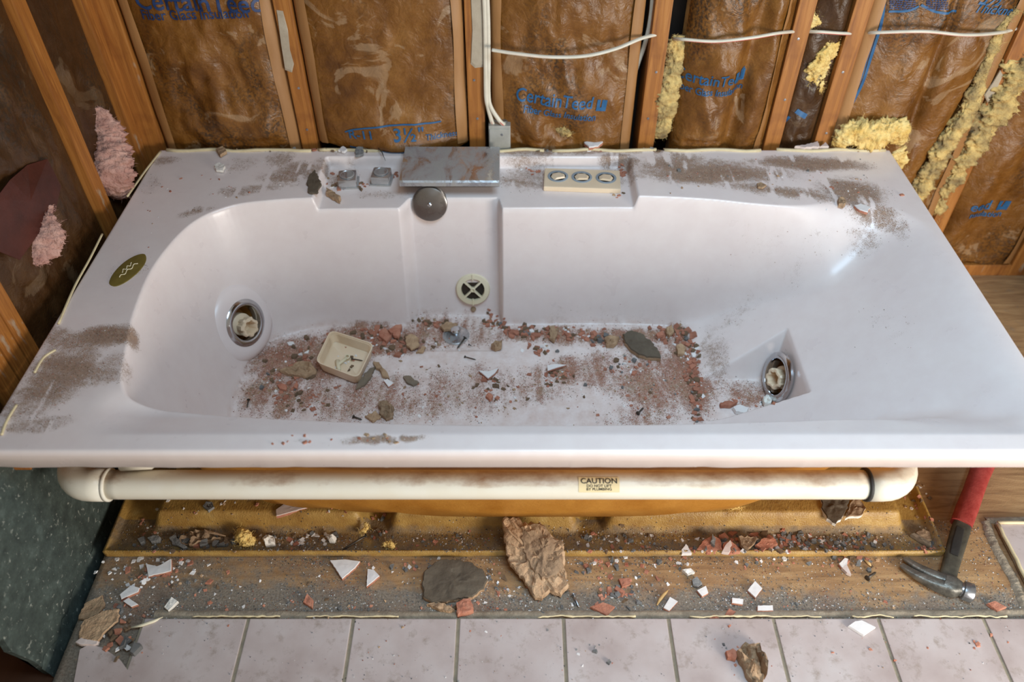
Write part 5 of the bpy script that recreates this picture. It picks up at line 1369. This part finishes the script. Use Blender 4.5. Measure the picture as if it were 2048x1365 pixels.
scatter([(660, 690, 40, 10, 26, m1, .005, .013, 'behind and beside the soap tray'), (760, 672, 22, 9, 24, m1, .006, .014, 'by the triangular red shard'), (800, 690, 18, 14, 16, m1, .005, .011, 'between soap tray and drain'), (600, 730, 26, 12, 16, (3, 6, 1, 0), .004, .011, 'around the long tan flake'), (545, 775, 22, 22, 20, m1, .004, .010, 'at the left end of the bathtub floor'), (640, 785, 40, 22, 14, m1, .003, .009, 'in front of the soap tray'), (720, 690, 25, 14, 14, m1, .005, .010, 'just right of the soap tray'),
    (860, 648, 14, 6, 14, m1, .004, .009, 'left of the drain'), (985, 645, 12, 9, 22, (6, 2, 2, .3), .004, .009, 'in the back right of the drain channel'), (880, 690, 25, 6, 10, m1, .003, .008, 'in front of the drain'), (1040, 664, 18, 6, 30, m2, .005, .012, 'along the back floor edge right of the channel'), (1090, 664, 22, 7, 24, m2, .004, .010, 'near the upright tan flake'), (1150, 672, 26, 7, 22, m2, .004, .010, 'along the back floor edge in the middle'), (1200, 680, 16, 6, 16, (3, 2, 1, 2.5), .004, .010, 'left of the dark oval slab'),
    (1340, 668, 18, 8, 26, m2, .005, .013, 'in the back right corner of the bathtub floor'), (1375, 690, 10, 16, 26, m2, .004, .012, 'right of the dark oval slab'), (1385, 740, 8, 24, 30, (7, 1.5, 1.4, .3), .004, .011, 'along the right edge of the bathtub floor'), (1395, 800, 8, 22, 20, (6, 2, 1.4, .3), .004, .010, 'in the front right corner of the bathtub floor'), (1120, 752, 18, 8, 22, (4, 3, 1.2, .2), .004, .010, 'in the heap under the long white shard'), (1250, 735, 20, 10, 16, (4, 1, 1.5, 1.5), .003, .009, 'in the heap left below the dark oval slab'), (1080, 700, 14, 6, 10, m2, .004, .010, 'behind the long white shard'),
    (1290, 780, 40, 36, 34, (5, 1, 1.6, .6), .002, .006, 'on the streaky right half of the bathtub floor'), (900, 790, 110, 30, 30, m1, .002, .006, 'on the front half of the bathtub floor'), (1060, 800, 60, 25, 12, m1, .002, .007, 'in the clean patch of the bathtub floor'), (985, 770, 14, 12, 8, (4, 2, 0, 0), .005, .011, 'below the V-shaped white shard'), (600, 800, 30, 14, 12, m1, .004, .009, 'in the front left corner of the bathtub floor')], tz, lambda p: tnorm(p.x, p.y), TUBW, 5)
scatter([(1470, 806, 16, 5, 9, (6, 1, 3, .5), .004, .008, 'in the jet pocket left half'), (1530, 810, 8, 5, 8, (5, 1, 2, 1), .003, .008, 'at the foot of the pocket jet')], tz, flatn, 'in the triangular jet pocket', 6)
scatter([(672, 362, 8, 14, 12, (4, 5, 1, 0), .004, .010, 'left of the valve handles'), (728, 372, 5, 8, 6, (4, 4, 0, 0), .004, .009, 'between the two valve handles'), (790, 355, 5, 5, 4, (5, 1, 0, 0), .004, .010, 'between valve handle and chrome spout')], tz, flatn, 'in the left recess beside the valve handles', 7)
scatter([(1060, 340, 12, 4, 8, (5, 1, 2, 0), .003, .007, 'left of the switch plate'), (1244, 340, 3, 6, 8, (5, 1, 2, 0), .004, .008, 'at the right end of the switch plate'), (1236, 388, 6, 4, 6, (4, 2, 1, 0), .003, .006, 'in the right recess front corner')], tz, flatn, 'in the right recess around the switch plate', 8)
scatter([(1700, 370, 40, 25, 16, (2, 3, 3, 1), .002, .006, 'on the back deck near the right corner'), (1500, 350, 90, 20, 12, (3, 3, 2, 1), .002, .005, 'on the back deck right of the recess'), (1350, 345, 20, 15, 6, (3, 2, 2, 1), .002, .006, 'on the back deck beside the right recess')], tz, flatn, 'on the right part of the back deck', 9)
scatter([(560, 300, 60, 2, 14, (2, 3, 3, 1), .003, .008, 'on the back rim left of the recess'), (700, 300, 60, 3, 14, (2, 3, 3, 1), .003, .009, 'on the back rim above the valve handles'), (880, 296, 30, 2, 7, (3, 2, 3, 1), .003, .007, 'on the back rim behind the spout'), (1120, 300, 70, 2, 12, (2, 3, 3, 1), .003, .009, 'on the back rim behind the switch plate'), (1340, 300, 40, 2, 10, (1, 4, 3, 1), .004, .010, 'on the back rim below the dark stud'), (1740, 303, 40, 2, 8, (1, 2, 3, 3), .003, .007, 'on the back rim near the yellow clump')], tz, flatn, 'along the back edge of the rim', 10)
scatter([(420, 370, 70, 22, 12, (4, 3, 1, 0), .002, .006, 'on the left back deck'), (310, 430, 30, 30, 5, (4, 2, 1, 0), .002, .006, 'on the left deck corner'), (620, 884, 60, 5, 8, (6, 1, 1, 0), .002, .005, 'on the front rim left of centre'), (780, 876, 25, 5, 8, (4, 4, 0, 0), .002, .005, 'on the front rim dust patch')], tz, flatn, 'thinly strewn on the rim', 11)
PANW = 'in the base pan'
scatter([(1590, 1085, 40, 9, 60, (3, 1.5, 3, 4), .003, .009, 'right of the pan pile'), (1500, 1085, 50, 10, 34, (4, 1.5, 2.5, 3), .004, .011, 'in the pan pile'), (1700, 1085, 40, 10, 34, (2, 1, 3, 4), .003, .007, 'in the pan towards its right end'), (1420, 1100, 30, 4, 12, (3, 2, 2, 3), .004, .009, 'left of the pan pile'), (1850, 1095, 15, 6, 10, (5, 1, 1, 2), .003, .007, 'in the right corner of the pan'), (1835, 1010, 12, 25, 12, (5, 2, 2, 0), .003, .006, 'in the pan beside its right hump'),
    (410, 1085, 50, 8, 26, (1, 4, 2, 5), .004, .012, 'in the scrap heap left in the pan'), (560, 1085, 60, 9, 24, (2, 3, 4, 3), .003, .008, 'in the pan right of the yellow tuft'), (640, 1075, 25, 8, 10, (1, 2, 5, 1), .004, .008, 'by the white lumps in the pan'), (300, 1060, 18, 20, 14, (4, 1, 4, 0), .002, .005, 'at the left end of the pan'), (880, 1085, 60, 8, 24, (3, 2, 2, 3), .002, .006, 'in the pan behind the dark floor slab'), (1190, 1075, 20, 10, 8, (1, 2, 3, 2), .003, .007, 'in the gap left of the right pan hump'), (1250, 1085, 60, 10, 20, (2, 2, 3, 3), .003, .007, 'in the middle right of the pan'),
    (430, 1015, 60, 10, 8, (2, 2, 3, 0), .003, .006, 'on the left pan hump'), (680, 1015, 25, 8, 8, (2, 2, 3, 0), .002, .005, 'on the left pan hump right end'), (760, 1060, 10, 20, 10, (3, 2, 1, 3), .003, .007, 'in the gap right of the left pan hump')], floorz, flatn, PANW, 12)
FLW = 'on the plywood floor'
scatter([(270, 1150, 35, 16, 34, (1.5, 1.5, 7, 1), .003, .010, 'on the floor around the notched white shard'), (350, 1140, 40, 14, 24, (1.5, 2, 6, 2), .003, .009, 'on the floor right of the notched white shard'), (240, 1230, 20, 18, 14, (3, 3, 3, 1), .004, .009, 'on the floor above the torn brown scraps'), (240, 1270, 18, 22, 18, (2, 5, 3, 2), .005, .012, 'on the floor beside the torn brown scraps'), (420, 1170, 90, 25, 22, (2, 2, 5, 2), .002, .006, 'on the dusty floor at the left'), (600, 1210, 80, 14, 16, (5, 1, 4, 2), .002, .006, 'on the dusty floor left of centre'), (820, 1135, 40, 8, 14, (2, 1, 2, 4), .004, .009, 'on the floor left of the dark oval slab'), (985, 1150, 14, 18, 18, (2, 2, 4, 3), .003, .008, 'between the dark oval slab and the tan slab'),
    (1000, 1190, 50, 16, 26, (2, 1, 4, 3), .002, .006, 'on the floor below the tan slab'), (1200, 1130, 40, 10, 26, (3, 1.5, 2, 4), .003, .008, 'against the pan lip right of the tan slab'), (1270, 1170, 40, 20, 24, (4, 2, 2, 3), .003, .009, 'on the floor right of the silver screw'), (1230, 1190, 25, 10, 14, (5, 2, 1, 2), .004, .010, 'around the red shard right of the screw'), (1330, 1130, 50, 12, 14, (3, 1, 3, 3), .003, .007, 'against the pan lip right of centre'), (1560, 1125, 50, 6, 18, (4, 1, 3, 4), .003, .008, 'against the pan lip below the pan pile'), (1710, 1125, 30, 6, 16, (5, 2, 2, 3), .004, .009, 'against the pan lip near the hammer claw'), (1560, 1205, 60, 12, 18, (3, 1, 3, 2), .002, .005, 'on the plywood around the white bar'), (1720, 1215, 80, 8, 18, (3, 1, 3, 2), .002, .005, 'in the dust line left of the hammer head'), (920, 1222, 30, 6, 12, (5, 2, 2, 2), .003, .008, 'at the foot of the square red shard'), (1120, 1220, 60, 10, 14, (2, 1, 4, 2), .002, .006, 'on the floor by the tile edge in the middle'), (720, 1220, 60, 8, 10, (3, 1, 3, 2), .002, .005, 'on the floor by the tile edge left of centre')], floorz, flatn, FLW, 13)
scatter([(1180, 1310, 30, 16, 8, (1, 2, 1, 4), .002, .006, 'on the third floor tile with grey dust'), (900, 1300, 250, 35, 20, (4, 1, 2, 2), .001, .004, 'on the middle floor tiles'), (1460, 1290, 20, 25, 10, (3, 2, 1, 3), .002, .005, 'beside the split tan chunk'), (1750, 1300, 120, 30, 12, (5, 1, 2, 1), .001, .004, 'on the right floor tiles'), (1960, 1285, 20, 12, 4, (5, 0, 0, 0), .003, .006, 'on the rightmost floor tile')], floorz, flatn, 'lying on the pink floor tiles', 14)
scatter([(695, 725, 14, 10, 10, (3, 4, 3, 0), .003, .007, 'inside the cream soap tray')], lambda x, y: np.full(np.shape(x), BOT+.0078), flatn, 'inside the cream soap tray', 15)

build_chips()

# ------------------------------------------------------------------ grit nobody could count
def grit(name, xy, z, size, pal, weights, label, seed, stuff_cat='grit'):
    g = np.random.default_rng(seed); n = len(xy)
    c = np.column_stack([xy, z]); s = size[:, None]
    base4 = np.array([[1, 0, -.3], [-.5, .87, -.3], [-.5, -.87, -.3], [0, 0, .9]])
    ang = g.uniform(0, 6.28, n); ca, sa = np.cos(ang), np.sin(ang)
    v = np.zeros((n, 4, 3))
    jit = g.uniform(.6, 1.3, (n, 4))
    for k in range(4):
        bx, by, bz = base4[k]
        v[:, k, 0] = c[:, 0]+s[:, 0]*(bx*ca-by*sa)*jit[:, k]; v[:, k, 1] = c[:, 1]+s[:, 0]*(bx*sa+by*ca)*jit[:, k]
        v[:, k, 2] = c[:, 2]+s[:, 0]*bz*jit[:, k]*.8+s[:, 0]*.2
    tri = np.array([[0, 1, 3], [1, 2, 3], [2, 0, 3]])
    f = (np.arange(n)[:, None, None]*4+tri[None]).reshape(-1, 3)
    me = bpy.data.meshes.new(name); fill_mesh(me, v.reshape(-1, 3), f)
    pick = g.choice(len(pal), n, p=np.array(weights)/sum(weights))
    colr = np.array([srgb(*p) for p in pal])[pick]; colr[:, :3] *= g.uniform(.75, 1.2, (n, 1))
    at = me.color_attributes.new('tint', 'FLOAT_COLOR', 'POINT'); at.data.foreach_set('color', np.repeat(colr, 4, 0).astype(np.float32).ravel())
    o = link(name, me, M['grit']); tag(o, label, stuff_cat, None, 'stuff'); return o
n = N('grit'); n.color(n.attr('tint', 'Color')); n.rough(.9); M['grit'] = n.m
PAL = [(150, 92, 70), (178, 122, 98), (150, 122, 92), (120, 96, 72), (222, 214, 208), (110, 110, 110)]
def sample(dens, X, Y, n, g):
    p = dens.ravel(); p = p/p.sum(); k = g.choice(p.size, n, p=p); dx = X[0, 1]-X[0, 0]; dy = Y[1, 0]-Y[0, 0]
    return np.column_stack([X.ravel()[k]+g.uniform(-.5, .5, n)*dx, Y.ravel()[k]+g.uniform(-.5, .5, n)*dy])
g = np.random.default_rng(3)
Xs, Ys = GX[::2, ::2], GY[::2, ::2]; Ds = DM[::2, ::2]; Fs = FLM[::2, ::2]
xy = sample(np.where(Fs > .5, np.clip(Ds-.10, 0, 1)**1.4, 0), Xs, Ys, 42000, g)
grit('floor_grit', xy, tz(xy[:, 0], xy[:, 1]), .0006+.0016*g.random(len(xy))**3, PAL, (6, 3, 3, 3, 1.2, .5), 'red brown grit and dust swept over the bathtub floor', 1)
xy = sample(np.where(Fs <= .5, np.clip(Ds-.12, 0, 1)**1.5, 0), Xs, Ys, 14000, g)
grit('deck_grit', xy, tz(xy[:, 0], xy[:, 1]), .0005+.0011*g.random(len(xy))**3, PAL, (3, 2, 5, 5, 1.0, .3), 'brown dust grains on the rim and slopes of the bathtub', 2)
X2, Y2 = np.meshgrid(np.linspace(-.83, 1.02, 420), np.linspace(.60, .96, 120))
inpan = (X2 > PX0+.012) & (X2 < PX1-.012) & (Y2 > PY0+.010)
den = np.where(inpan, .9*(Y2 < .935)+.10, np.where(Y2 > .738, .35+.9*(1-sstep(.74, .83, Y2))+.5*(Y2 > .855), .035))*(.15+fbm(X2*10, Y2*10, 71, 4)**2*2.6)
den = np.where(X2 > .55, den*.6, den)
xy = sample(den, X2, Y2, 26000, g)
grit('front_grit', xy, floorz(xy[:, 0], xy[:, 1]), .0006+.0018*g.random(len(xy))**3, [(140, 84, 62), (150, 122, 92), (222, 216, 208), (112, 112, 112), (70, 66, 62)], (2, 2, 2.6, 6, 3), 'grey grit and plaster crumbs over the floor and base pan', 3)
